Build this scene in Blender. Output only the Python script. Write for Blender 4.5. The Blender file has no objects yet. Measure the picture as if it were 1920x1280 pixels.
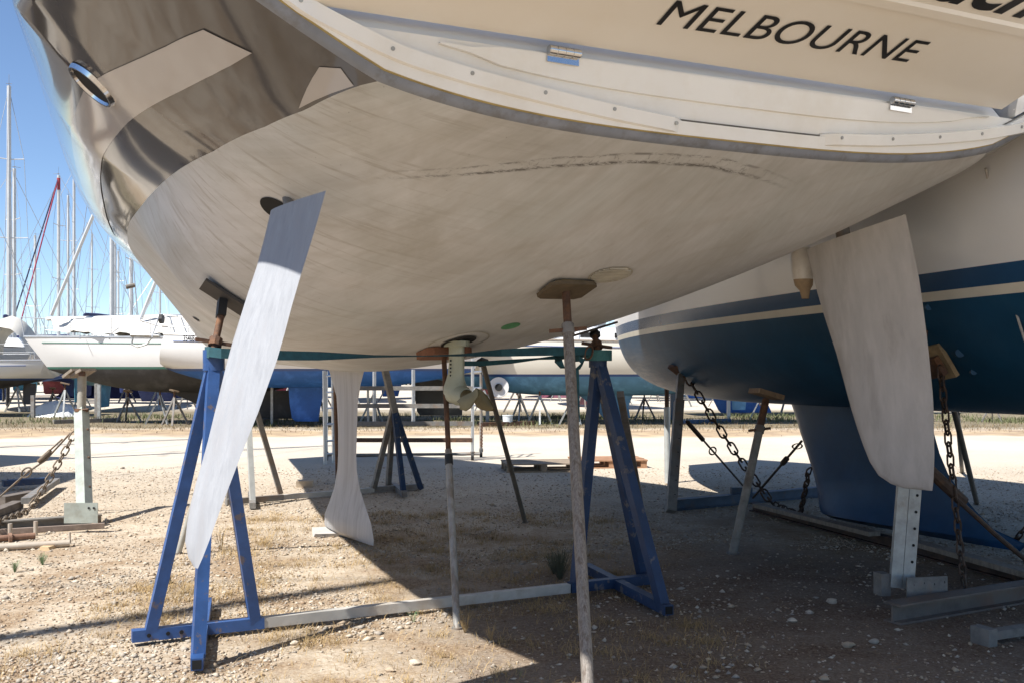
import bpy, math, random
import numpy as np
from mathutils import Vector, Matrix

random.seed(7)
RNG = np.random.default_rng(7)
S = bpy.context.scene
COL = S.collection
R = math.radians

# ------------------------------------------------------------------ camera, sky, sun, exposure
cam_d = bpy.data.cameras.new('camera')
cam = bpy.data.objects.new('camera', cam_d)
COL.objects.link(cam)
cam.location = (0, 0, 1.6)
cam.rotation_euler = (R(90), 0, 0)
cam_d.sensor_width = 36
cam_d.lens = 35.63
cam_d.shift_y = 0.0287
cam_d.clip_start = 0.05
cam_d.clip_end = 2000
S.camera = cam

SUN_EL = 52.0
SUN_AZ = (-0.79, -0.613)                       # horizontal direction towards the sun
W = bpy.data.worlds.new('World')
S.world = W
W.use_nodes = True
nt = W.node_tree
sky = nt.nodes.new('ShaderNodeTexSky')
sky.sky_type = 'NISHITA'
sky.sun_disc = False
sky.sun_elevation = R(SUN_EL)
sky.sun_rotation = math.atan2(SUN_AZ[0], SUN_AZ[1])
sky.altitude = 2500
sky.air_density = 1.0
sky.dust_density = 0.0
sky.ozone_density = 3.0
nt.links.new(sky.outputs[0], nt.nodes['Background'].inputs[0])
nt.nodes['Background'].inputs[1].default_value = 0.095

sun_d = bpy.data.lights.new('sun', 'SUN')
sun_d.energy = 5.0
sun_d.angle = R(0.53)
sun_d.color = (1.0, 0.965, 0.91)
sun = bpy.data.objects.new('sun', sun_d)
COL.objects.link(sun)
ce = math.cos(R(SUN_EL))
sdir = Vector((SUN_AZ[0] * ce, SUN_AZ[1] * ce, math.sin(R(SUN_EL)))).normalized()
sun.rotation_euler = sdir.to_track_quat('Z', 'Y').to_euler()
sun.location = sdir * 60

S.view_settings.view_transform = 'Standard'
S.view_settings.look = 'None'
S.view_settings.gamma = 1
S.view_settings.use_curve_mapping = False
S.view_settings.exposure = 0.9

# ------------------------------------------------------------------ helpers
FPX, HOR, EYE = 1900.0, 695.0, 1.6
def gp(px, py, z=0.0):
    """ground (or height z) point for a measured bearing"""
    Y = (EYE - z) * FPX / (py - HOR)
    return Vector(((px - 960) / FPX * Y, Y, z))
def at(px, py, Y):
    return Vector(((px - 960) / FPX * Y, Y, EYE - (py - HOR) / FPX * Y))

MATS = {}
def mat(name, col, rough=0.6, metal=0.0, var=0.12, scale=6.0, bump=0.0, bscale=40.0, col2=None, amt=0.0, ascale=2.0,
        coat=0.0, spec=0.5, stretch=(1, 1, 1), detail=5.0, thr=(0.5, 0.62)):
    """principled material: colour with a soft value variation, an optional second colour (wear) and fine bump"""
    if name in MATS: return MATS[name]
    m = bpy.data.materials.new(name); m.use_nodes = True
    t = m.node_tree; N = t.nodes; L = t.links
    b = N['Principled BSDF']
    b.inputs['Roughness'].default_value = rough
    b.inputs['Metallic'].default_value = metal
    b.inputs['Coat Weight'].default_value = coat
    b.inputs['Coat Roughness'].default_value = 0.03
    b.inputs['Specular IOR Level'].default_value = spec
    tc = N.new('ShaderNodeTexCoord')
    mp = N.new('ShaderNodeMapping'); mp.inputs['Scale'].default_value = stretch
    L.new(tc.outputs['Object'], mp.inputs[0])
    n1 = N.new('ShaderNodeTexNoise'); n1.inputs['Scale'].default_value = scale; n1.inputs['Detail'].default_value = detail
    n1.inputs['Roughness'].default_value = 0.62
    L.new(mp.outputs[0], n1.inputs['Vector'])
    r1 = N.new('ShaderNodeMapRange'); r1.inputs[1].default_value = 0.3; r1.inputs[2].default_value = 0.7
    r1.inputs[3].default_value = 1 - var; r1.inputs[4].default_value = 1 + var
    L.new(n1.outputs[0], r1.inputs[0])
    last = None
    base = N.new('ShaderNodeRGB'); base.outputs[0].default_value = (*col, 1)
    last = base.outputs[0]
    if col2 is not None:
        n2 = N.new('ShaderNodeTexNoise'); n2.inputs['Scale'].default_value = ascale; n2.inputs['Detail'].default_value = 8
        n2.inputs['Roughness'].default_value = 0.65
        L.new(mp.outputs[0], n2.inputs['Vector'])
        r2 = N.new('ShaderNodeMapRange'); r2.inputs[1].default_value = thr[0]; r2.inputs[2].default_value = thr[1]
        r2.inputs[3].default_value = 0; r2.inputs[4].default_value = amt
        L.new(n2.outputs[0], r2.inputs[0])
        mx = N.new('ShaderNodeMixRGB'); L.new(r2.outputs[0], mx.inputs[0]); L.new(last, mx.inputs[1])
        mx.inputs[2].default_value = (*col2, 1); last = mx.outputs[0]
    mu = N.new('ShaderNodeMixRGB'); mu.blend_type = 'MULTIPLY'; mu.inputs[0].default_value = 1
    L.new(last, mu.inputs[1]); L.new(r1.outputs[0], mu.inputs[2])
    L.new(mu.outputs[0], b.inputs['Base Color'])
    if bump:
        n3 = N.new('ShaderNodeTexNoise'); n3.inputs['Scale'].default_value = bscale; n3.inputs['Detail'].default_value = 4
        L.new(mp.outputs[0], n3.inputs['Vector'])
        bp = N.new('ShaderNodeBump'); bp.inputs['Strength'].default_value = bump; bp.inputs['Distance'].default_value = 0.01
        L.new(n3.outputs[0], bp.inputs['Height']); L.new(bp.outputs[0], b.inputs['Normal'])
    MATS[name] = m
    return m

INV = {}
def thing(name, label, cat, loc=(0, 0, 0), rz=0.0, group=None):
    o = bpy.data.objects.new(name, None); COL.objects.link(o)
    o.empty_display_size = 0.2
    o.location = loc; o.rotation_euler = (0, 0, rz)
    o['label'] = label; o['category'] = cat
    if group: o['group'] = group
    INV[o] = (Matrix.Translation(Vector(loc)) @ Matrix.Rotation(rz, 4, 'Z')).inverted()
    return o
def tag(o, label, cat, group=None):
    o['label'] = label; o['category'] = cat
    if group: o['group'] = group
    return o

class MB:
    """collects shapes (world coordinates) and links them as ONE mesh object"""
    def __init__(s): s.v = []; s.f = []
    def add(s, vs, fs):
        k = len(s.v); s.v += [tuple(x) for x in vs]; s.f += [tuple(i + k for i in f) for f in fs]; return s
    def box(s, c, size, rot=None):
        c = Vector(c); hx, hy, hz = size[0] / 2, size[1] / 2, size[2] / 2
        vs = [Vector((x, y, z)) for x in (-hx, hx) for y in (-hy, hy) for z in (-hz, hz)]
        if rot is not None: vs = [rot @ v for v in vs]
        return s.add([c + v for v in vs], [(0, 1, 3, 2), (4, 6, 7, 5), (0, 4, 5, 1), (2, 3, 7, 6), (0, 2, 6, 4), (1, 5, 7, 3)])
    def bar(s, p0, p1, w, h=None, up=(0, 0, 1)):
        """square bar between two points"""
        p0, p1 = Vector(p0), Vector(p1); h = h or w; d = (p1 - p0); L = d.length; d.normalize()
        up = Vector(up)
        if abs(d.dot(up)) > 0.97: up = Vector((0.46, -0.89, 0)) if abs(d.z) > .9 else Vector((1, 0, 0))
        x = d.cross(up).normalized(); z = x.cross(d).normalized()
        rot = Matrix((x, d, z)).transposed()
        return s.box((p0 + p1) / 2, (w, L, h), rot)
    def tube(s, pts, r, n=8, cap=True):
        pts = [Vector(p) for p in pts]; rs = r if isinstance(r, (list, tuple)) else [r] * len(pts)
        vs = []; fs = []; ref = None
        for i, p in enumerate(pts):
            d = (pts[min(i + 1, len(pts) - 1)] - pts[max(i - 1, 0)]).normalized()
            if ref is None:
                ref = Vector((0, 0, 1)) if abs(d.z) < .9 else Vector((1, 0, 0))
            x = d.cross(ref).normalized(); y = x.cross(d).normalized(); ref = y
            for k in range(n):
                a = 2 * math.pi * k / n; vs.append(p + (x * math.cos(a) + y * math.sin(a)) * rs[i])
        for i in range(len(pts) - 1):
            for k in range(n):
                a, b = i * n + k, i * n + (k + 1) % n; fs.append((a, b, b + n, a + n))
        if cap: fs.append(tuple(range(n - 1, -1, -1))); fs.append(tuple(range((len(pts) - 1) * n, len(pts) * n)))
        return s.add(vs, fs)
    def loft(s, secs, cap=True, close=True):
        n = len(secs[0]); vs = [p for c in secs for p in c]; fs = []
        for i in range(len(secs) - 1):
            for k in range(n if close else n - 1):
                a, b = i * n + k, i * n + (k + 1) % n; fs.append((a, b, b + n, a + n))
        if cap: fs.append(tuple(range(n - 1, -1, -1))); fs.append(tuple(range((len(secs) - 1) * n, len(secs) * n)))
        return s.add(vs, fs)
    def disc(s, c, nrm, r, h, n=20, squash=1.0):
        c, nrm = Vector(c), Vector(nrm).normalized()
        return s.tube([c, c + nrm * h], r, n)
    def build(s, name, m, parent=None, smooth=True, angle=35, local=False):
        me = bpy.data.meshes.new(name)
        vs = s.v
        if parent is not None and not local:
            root = parent
            while root.parent: root = root.parent
            M = INV[root]; vs = [tuple(M @ Vector(v)) for v in vs]
        me.from_pydata(vs, [], s.f)
        me.validate(); me.update()
        import bmesh
        bm = bmesh.new(); bm.from_mesh(me); bmesh.ops.recalc_face_normals(bm, faces=bm.faces); bm.to_mesh(me); bm.free()
        if smooth:
            me.shade_smooth()
            me.set_sharp_from_angle(angle=R(angle))
        if m: me.materials.append(m)
        o = bpy.data.objects.new(name, me); COL.objects.link(o)
        if parent is not None: o.parent = parent
        return o

def copy_tree(o, parent=None):
    c = o.copy(); COL.objects.link(c)
    if parent is not None: c.parent = parent
    for ch in list(o.children): copy_tree(ch, c)
    return c
def again(o, loc, rz, label, sc=None):
    c = copy_tree(o); c.location = loc; c.rotation_euler = (0, 0, rz); c['label'] = label
    if sc: c.scale = sc if isinstance(sc, (tuple, list)) else (sc, sc, sc)
    return c

# ------------------------------------------------------------------ materials
GALV = mat('galvanised_steel', (.36, .37, .36), .5, .55, .22, 9, .15, 60, (.28, .25, .21), .5, 5)
GALVD = mat('weathered_steel', (.21, .2, .185), .65, .25, .3, 12, .2, 50, (.16, .1, .06), .6, 6)
RUST = mat('rusty_steel', (.10, .055, .035), .8, .1, .35, 20, .3, 70, (.17, .075, .03), .7, 9)
RUSTL = mat('rust_light', (.21, .12, .08), .8, .1, .3, 14, .2, 50, (.3, .2, .14), .6, 6)
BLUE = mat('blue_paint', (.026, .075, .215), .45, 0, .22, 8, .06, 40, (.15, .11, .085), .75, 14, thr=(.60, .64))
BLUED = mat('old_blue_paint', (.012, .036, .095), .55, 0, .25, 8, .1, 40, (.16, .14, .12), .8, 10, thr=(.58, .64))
WOOD = mat('weathered_wood', (.25, .17, .10), .8, 0, .25, 10, .25, 60, (.16, .12, .09), .5, 4, stretch=(1, 6, 1))
WOODR = mat('red_brown_wood', (.20, .085, .045), .75, 0, .25, 10, .2, 60, (.12, .06, .04), .5, 5, stretch=(1, 5, 1))
WOODG = mat('grey_wood', (.24, .2, .16), .85, 0, .25, 14, .3, 60, (.15, .12, .09), .5, 4, stretch=(6, 1, 1))
BLACK = mat('black_rubber', (.018, .018, .018), .6, 0, .2)
DARK = mat('dark_hole', (.008, .008, .008), .9, 0, .1)
CHROME = mat('polished_steel', (.62, .62, .62), .12, 1, .05)
WHITE = mat('white_gelcoat', (.81, .80, .765), .22, 0, .035, 1.5, 0, 40, (.66, .6, .5), .35, 1.2, coat=.3)
CREAM = mat('cream_gelcoat', (.76, .72, .65), .28, 0, .035, 1.0, 0, 40, (.66, .6, .5), .3, 1.0, coat=.25)
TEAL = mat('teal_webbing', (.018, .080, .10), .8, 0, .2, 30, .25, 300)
ALLOY = mat('aluminium', (.55, .56, .57), .4, .7, .1, 8)
MASTM = mat('mast_alloy', (.50, .50, .49), .45, .3, .08, 3)
WIRE = mat('rigging_wire', (.40, .41, .42), .4, .5, .1)
CANVAS = mat('cream_canvas', (.56, .53, .47), .85, 0, .1, 4, .4, 10)
REDM = mat('faded_red', (.30, .035, .04), .6, 0, .15, 5)
NAVYC = mat('navy_cover', (.02, .025, .09), .7, 0, .2, 4)
# ------------------------------------------------------------------ ground
def ground_material():
    m = bpy.data.materials.new('gravel_ground'); m.use_nodes = True
    t = m.node_tree; N = t.nodes; L = t.links; b = N['Principled BSDF']
    b.inputs['Roughness'].default_value = .95; b.inputs['Specular IOR Level'].default_value = .15
    tc = N.new('ShaderNodeTexCoord')
    def noise(s, d=6, rg=.6):
        n = N.new('ShaderNodeTexNoise'); n.inputs['Scale'].default_value = s; n.inputs['Detail'].default_value = d
        n.inputs['Roughness'].default_value = rg; L.new(tc.outputs['Object'], n.inputs['Vector']); return n.outputs[0]
    def rng(x, a, c, lo=0, hi=1):
        r = N.new('ShaderNodeMapRange'); r.inputs[1].default_value = a; r.inputs[2].default_value = c
        r.inputs[3].default_value = lo; r.inputs[4].default_value = hi; L.new(x, r.inputs[0]); return r.outputs[0]
    def mix(f, a, c, mode='MIX'):
        x = N.new('ShaderNodeMixRGB'); x.blend_type = mode
        for i, v in enumerate((f, a, c)):
            if isinstance(v, (int, float)): x.inputs[i].default_value = v
            elif isinstance(v, tuple): x.inputs[i].default_value = (*v, 1)
            else: L.new(v, x.inputs[i])
        return x.outputs[0]
    def math_(op, a, c=None):
        x = N.new('ShaderNodeMath'); x.operation = op; x.use_clamp = op in ('MULTIPLY',) 
        for i, v in enumerate((a, c)):
            if v is None: continue
            if isinstance(v, (int, float)): x.inputs[i].default_value = v
            else: L.new(v, x.inputs[i])
        return x.outputs[0]
    def N_sep_r(x):
        q = N.new('ShaderNodeSeparateColor'); L.new(x, q.inputs[0]); return q.outputs[0]
    sep = N.new('ShaderNodeSeparateXYZ'); L.new(tc.outputs['Object'], sep.inputs[0])
    big = noise(.35, 5); mid = noise(1.6, 7); fine = noise(22, 6, .7)
    # pale crushed limestone, with stone to stone variation
    vor = N.new('ShaderNodeTexVoronoi'); vor.inputs['Scale'].default_value = 46; L.new(tc.outputs['Object'], vor.inputs['Vector'])
    vor2 = N.new('ShaderNodeTexVoronoi'); vor2.inputs['Scale'].default_value = 95; L.new(tc.outputs['Object'], vor2.inputs['Vector'])
    stone = mix(rng(vor.outputs['Color'], .1, .9), (.37, .305, .225), (.56, .49, .395))
    stone = mix(rng(fine, .35, .65, 0, .5), stone, (.34, .26, .18))
    earth = mix(rng(fine, .3, .7), (.17, .11, .067), (.32, .235, .15))
    # near the boat the gravel thins out into dry earth; the driving lane stays pale
    wob = math_('ADD', sep.outputs[1], math_('MULTIPLY', rng(big, .2, .8, 0, 1), 3.5))
    fleck = rng(N_sep_r(vor2.outputs['Color']), .62, .70)
    earth = mix(math_('MULTIPLY', fleck, rng(fine, .3, .6, .3, .9)), earth, (.40, .31, .215))
    fleck2 = rng(N_sep_r(vor.outputs['Color']), .78, .84)
    earth = mix(math_('MULTIPLY', fleck2, .7), earth, (.36, .28, .20))
    lane = rng(wob, 10.5, 15.0)
    verge = math_('MULTIPLY', rng(wob, 26.3, 27.2), rng(wob, 30.5, 29.0))
    bare = math_('MULTIPLY', rng(mid, .44, .60), math_('SUBTRACT', 1.0, rng(lane, 0, 1, 0, .93)))
    c = mix(bare, stone, earth)
    # reddish earth under the hull, darkened in colour to deepen its shade
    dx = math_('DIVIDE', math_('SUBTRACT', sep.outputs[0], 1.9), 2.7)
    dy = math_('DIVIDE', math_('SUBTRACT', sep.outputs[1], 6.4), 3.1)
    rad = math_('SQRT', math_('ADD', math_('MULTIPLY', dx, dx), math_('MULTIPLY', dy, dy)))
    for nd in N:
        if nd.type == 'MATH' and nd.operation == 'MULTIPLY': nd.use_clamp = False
    soil_shade = rng(math_('ADD', rad, math_('MULTIPLY', mid, .9)), 1.5, 1.1, 0, .72)
    c = mix(soil_shade, c, mix(math_('MULTIPLY', fleck, .5), mix(rng(fine, .3, .7), (.062, .038, .029), (.13, .09, .066)), (.23, .185, .145)))
    c = mix(math_('MULTIPLY', verge, rng(mid, .38, .6)), c, (.33, .20, .10))
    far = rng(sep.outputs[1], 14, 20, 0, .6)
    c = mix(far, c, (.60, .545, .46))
    c = mix(math_('MULTIPLY', verge, .75), c, mix(rng(mid, .4, .6), (.24, .15, .08), (.42, .31, .18)))
    strip = math_('MULTIPLY', rng(wob, 29.6, 30.6), rng(wob, 45, 41))  # ground colour darkened here for the shade under the row of yachts
    c = mix(math_('MULTIPLY', strip, .9), c, mix(rng(mid, .4, .6), (.115, .095, .055), (.21, .165, .10)))
    big2 = rng(big, .3, .7, .86, 1.1)
    c = mix(1.0, c, big2, 'MULTIPLY')
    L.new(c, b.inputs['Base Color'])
    bp = N.new('ShaderNodeBump'); bp.inputs['Strength'].default_value = 1.0; bp.inputs['Distance'].default_value = .03
    h = math_('ADD', math_('MULTIPLY', vor.outputs['Distance'], -.9), math_('MULTIPLY', vor2.outputs['Distance'], -.45))
    h = math_('ADD', h, math_('MULTIPLY', fine, .5))
    L.new(h, bp.inputs['Height']); L.new(bp.outputs[0], b.inputs['Normal'])
    return m
for nme, scl in (('ground', 1),):
    me = bpy.data.meshes.new('ground')
    me.from_pydata([(-600, -600, 0), (600, -600, 0), (600, 600, 0), (-600, 600, 0)], [], [(0, 1, 2, 3)])
    g = bpy.data.objects.new('ground', me); COL.objects.link(g); g['kind'] = 'structure'
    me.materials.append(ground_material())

# loose gravel: tens of thousands of pebbles, one mesh
def scatter(name, mats, n, y0, y1, smin, smax, seed, keep=None, power=1.0):
    rng = np.random.default_rng(seed)
    # more stones near the camera
    t = rng.random(n)
    Y = y0 * (y1 / y0) ** (t ** power)
    X = (rng.random(n) * 1.16 - .58) * Y * 1.02
    if keep is not None:
        k = keep(X, Y, rng); X, Y = X[k], Y[k]; n = len(X)
    base = np.array([(1, 0, 0), (-1, 0, 0), (0, 1, 0), (0, -1, 0), (0, 0, 1), (0, 0, -1)], float)
    faces = np.array([(0, 2, 4), (2, 1, 4), (1, 3, 4), (3, 0, 4), (2, 0, 5), (1, 2, 5), (3, 1, 5), (0, 3, 5)])
    s = smin * (smax / smin) ** (rng.random(n) ** 2.2)
    sc = np.stack([s * rng.uniform(.7, 1.5, n), s * rng.uniform(.6, 1.2, n), s * rng.uniform(.35, .75, n)], 1)
    a = rng.random(n) * 6.283; ca, sa = np.cos(a), np.sin(a)
    P = base[None] * sc[:, None] * rng.uniform(.7, 1.2, (n, 6, 1)) + rng.normal(0, .12, (n, 6, 3)) * s[:, None, None]
    Q = P.copy(); Q[..., 0] = P[..., 0] * ca[:, None] - P[..., 1] * sa[:, None]; Q[..., 1] = P[..., 0] * sa[:, None] + P[..., 1] * ca[:, None]
    Q[..., 0] += X[:, None]; Q[..., 1] += Y[:, None]; Q[..., 2] += (sc[:, 2] * .35)[:, None]
    F = (faces[None] + (np.arange(n) * 6)[:, None, None]).reshape(-1, 3)
    me = bpy.data.meshes.new(name)
    me.vertices.add(n * 6); me.vertices.foreach_set('co', Q.reshape(-1).astype(np.float32))
    me.loops.add(len(F) * 3); me.loops.foreach_set('vertex_index', F.reshape(-1).astype(np.int32))
    me.polygons.add(len(F)); me.polygons.foreach_set('loop_start', (np.arange(len(F)) * 3).astype(np.int32))
    mi = np.repeat(rng.integers(0, len(mats), n), 8).astype(np.int32)
    for m in mats: me.materials.append(m)
    me.polygons.foreach_set('material_index', mi)
    me.update(); me.validate()
    o = bpy.data.objects.new(name, me); COL.objects.link(o); o['kind'] = 'stuff'
    return o
PEB = [mat('pebble_pale', (.50, .43, .34), .9, 0, .15, 3), mat('pebble_tan', (.37, .29, .205), .9, 0, .15, 3),
       mat('pebble_grey', (.33, .29, .24), .9, 0, .15, 3), mat('pebble_brown', (.24, .165, .105), .9, 0, .2, 3)]
def in_earth(X, Y, rng):
    # value noise patches so that stony and bare places alternate
    w = np.sin(X * 2.1 + 1.3 * np.sin(Y * 1.7)) + np.sin(Y * 2.9 + 1.1 * np.sin(X * 1.3 + 2)) + .8 * np.sin(X * 5.3 - Y * 4.1)
    soil_shade = np.hypot((X - 1.9) / 2.7, (Y - 6.4) / 3.1) + .25 * w  # patch darkened for hull shade; pebbles are thinned over it
    return rng.random(len(X)) < np.clip(.62 + .3 * w, .3, 1) * np.where(soil_shade < 1.1, .16, 1)
scatter('gravel', PEB, 150000, 4.6, 17, .0045, .018, 3, in_earth)
scatter('coarse_gravel', PEB[:3], 5500, 4.6, 15, .014, .032, 5, in_earth, 1.1)

# dry grass and straw: blades in one mesh
def grass(name, m, n, area, h0, h1, seed, lean=.8, wdt=.0025):
    rng = np.random.default_rng(seed)
    X, Y = area(rng, n); n = len(X)
    a = rng.random(n) * 6.283; h = rng.uniform(h0, h1, n); ln = rng.uniform(.3, 1.0, n) * lean * h
    wx, wy = np.cos(a + 1.57) * wdt, np.sin(a + 1.57) * wdt
    b = np.zeros((n, 5, 3))
    b[:, 0] = np.stack([X - wx, Y - wy, 0 * X], 1); b[:, 1] = np.stack([X + wx, Y + wy, 0 * X], 1)
    mx, my = X + np.cos(a) * ln * .35, Y + np.sin(a) * ln * .35
    b[:, 2] = np.stack([mx + wx * .8, my + wy * .8, h * .6], 1); b[:, 3] = np.stack([mx - wx * .8, my - wy * .8, h * .6], 1)
    b[:, 4] = np.stack([X + np.cos(a) * ln, Y + np.sin(a) * ln, h * .85], 1)
    k = (np.arange(n) * 5)[:, None]
    F = [tuple(r) for r in (k + np.array([[0, 1, 2, 3]])).tolist()] + [tuple(r) for r in (k + np.array([[3, 2, 4]])).tolist()]
    me = bpy.data.meshes.new(name); me.from_pydata(b.reshape(-1, 3).tolist(), [], F); me.materials.append(m)
    o = bpy.data.objects.new(name, me); COL.objects.link(o); o['kind'] = 'stuff'
    return o
STRAW = mat('dry_straw', (.36, .25, .115), .9, 0, .3, 2)
GREEN = mat('weed_green', (.11, .12, .05), .9, 0, .3, 2)
def near_straw(rng, n):
    cx = rng.uniform(-2.9, 1.2, 260); cy = rng.uniform(4.9, 11.5, 260)
    i = rng.integers(0, 260, n); r = np.abs(rng.normal(0, .16, n)); a = rng.random(n) * 6.283
    return cx[i] + r * np.cos(a), cy[i] + r * np.sin(a)
grass('dry_grass', STRAW, 30000, near_straw, .012, .06, 11, 2.2, .0014)
def verge_area(rng, n): 
    return rng.uniform(-17, 17, n), 28.6 + rng.normal(0, 1.1, n)
grass('verge_grass', mat('verge_straw', (.17, .12, .06), .9, 0, .3, 2), 6000, verge_area, .03, .11, 12, 1.6, .006)
def weeds_area(rng, n):
    cx = np.concatenate([rng.uniform(-16, 17, 60)]); cy = rng.uniform(29.5, 36, 60)
    i = rng.integers(0, 60, n); return cx[i] + rng.normal(0, .7, n), cy[i] + rng.normal(0, .5, n)
grass('weeds', GREEN, 9000, weeds_area, .06, .22, 13, 1.2, .008)
# ------------------------------------------------------------------ the big grey yacht seen from under its stern
TH = R(27.3); OX, OY = 0.758, 5.193
AXU = Vector((-math.sin(TH), math.cos(TH), 0)); LAT = Vector((math.cos(TH), math.sin(TH), 0))
HEEL = 0.0192; SHEER = 4.48; UT = -0.55
def Aw(v, u, z): return Vector((OX, OY, 0)) + AXU * u + LAT * v + Vector((0, 0, z))
def hull_par(u):
    q = min(u, 4.5)
    b = 2.8471 - .0754 * q + .0474 * q * q - .0072 * q ** 3
    if u > 4.5:
        x = (u - 4.5) / 9.3; b = max(2.81 * (1 - x ** 1.6) - .086 * (u - 4.5) * (1 - x), .015)
    q = min(u, 6.0)
    zk = 2.3737 - .4035 * q + .0652 * q * q - .0031 * q ** 3
    if u > 6: zk += .03 * (u - 6) + .5 * ((u - 6) / 7.8) ** 4
    q = min(u, 5.0)
    p = 2.873 - .4741 * q + .0472 * q * q
    return b, zk, p
WLU = [-.6, -.54, -.22, .05, .6, 1.2, 2.9, 3.9, 6, 14]
WLZ = [2.742, 2.741, 2.693, 2.675, 2.667, 2.685, 2.728, 2.765, 2.78, 2.86]
CHU = [-.7, -.55, .2, .9, 3.1, 6.35, 9.43, 12, 13.8]
CHV = [2.80, 2.81, 2.88, 2.955, 2.735, 2.35, 1.82, .95, .03]
def zch(u): return float(np.interp(u, [.6, 3.1, 6.35, 9.4, 13.8], [3.30, 3.48, 3.70, 3.78, 3.9]))   # height of the chine
def sec_pt(u, h, side):
    """hull section point in boat axes; h = 1 at the keel, 0 at the sheer"""
    b, zk, p = hull_par(u)
    z = SHEER - (SHEER - zk) * h
    zw = float(np.interp(u, WLU, WLZ)); hw = (SHEER - zw) / (SHEER - zk)
    vw = b * max(0.0, 1 - min(hw, 1) ** p) ** (1 / p)
    vc = float(np.interp(u, CHU, CHV)); vw = min(vw, vc * .97)
    if z <= zw:
        pp = p
        if side < 0: pp = p + 1.9 * math.exp(-((u - 2.3) / 1.05) ** 2)
        v = min(b * max(0.0, 1 - h ** pp) ** (1 / pp), vw + 1e-4) if pp - p < .01 else max(0.0, 1 - h ** pp) ** (1 / pp) * vw / max(0.0, 1 - min(hw, 1) ** pp) ** (1 / pp)
    elif z < zch(u):
        t = (z - zw) / (zch(u) - zw); v = vw + (vc - vw) * t + (.04 + .11 * min(max((u - .2) / 1.8, 0), 1)) * math.sin(math.pi * t ** .8)
    else: v = vc + .012 * math.sin(min((z - zch(u)) / .06, 1) * 1.57) - .07 * (z - zch(u)) - .10 * (z - zch(u)) ** 2
    if side > 0:    # the neighbour's berth is tight: topsides tuck in a little forward
        f = min(max((u - .3) / 1.5, 0), 1) * min(max((z - 2.5) / .8, 0), 1); v *= 1 - .15 * f
    v *= side
    uu = u
    fade = max(0.0, 1 - (u - UT) / .9)
    uu += -.2 * (z - 2.6) * fade
    return v, uu, z + HEEL * v
def ztop(u): return 4.02 + .095 * min(max(u, 0), 5) + .03 * max(u - 5, 0) + .25 * (max(u, 0) / 13.8) ** 2
def h_top(u): return (SHEER - ztop(u)) / (SHEER - hull_par(u)[1])
def h_of_phi(u, ph):
    p = hull_par(u)[2]; return max(0.0, math.cos(ph)) ** (2 / p)
def phi_of_h(u, h):
    p = hull_par(u)[2]; return math.acos(min(1, max(0, h)) ** (p / 2))
def hull_z(v, u):
    """height of the bottom above (v, u) in boat axes"""
    side = -1 if v < 0 else 1; h0, h1 = 1.0, 0.2
    for _ in range(40):
        hm = (h0 + h1) / 2
        if abs(sec_pt(u, hm, side)[0]) < abs(v): h0 = hm
        else: h1 = hm
    return sec_pt(u, h0, side)[2]
def h_wl(u, side):
    zk = hull_par(u)[1]; return (SHEER - float(np.interp(u, WLU, WLZ))) / (SHEER - zk)
US = np.concatenate([np.arange(-.55, 2.5, .05), np.arange(2.5, 6, .12), np.arange(6, 13.81, .25)])
yacht = thing('sailing_yacht', 'large grey sailing yacht propped ashore, seen from astern with twin rudders and white transom', 'yacht', (OX, OY, 0), TH)

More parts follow.
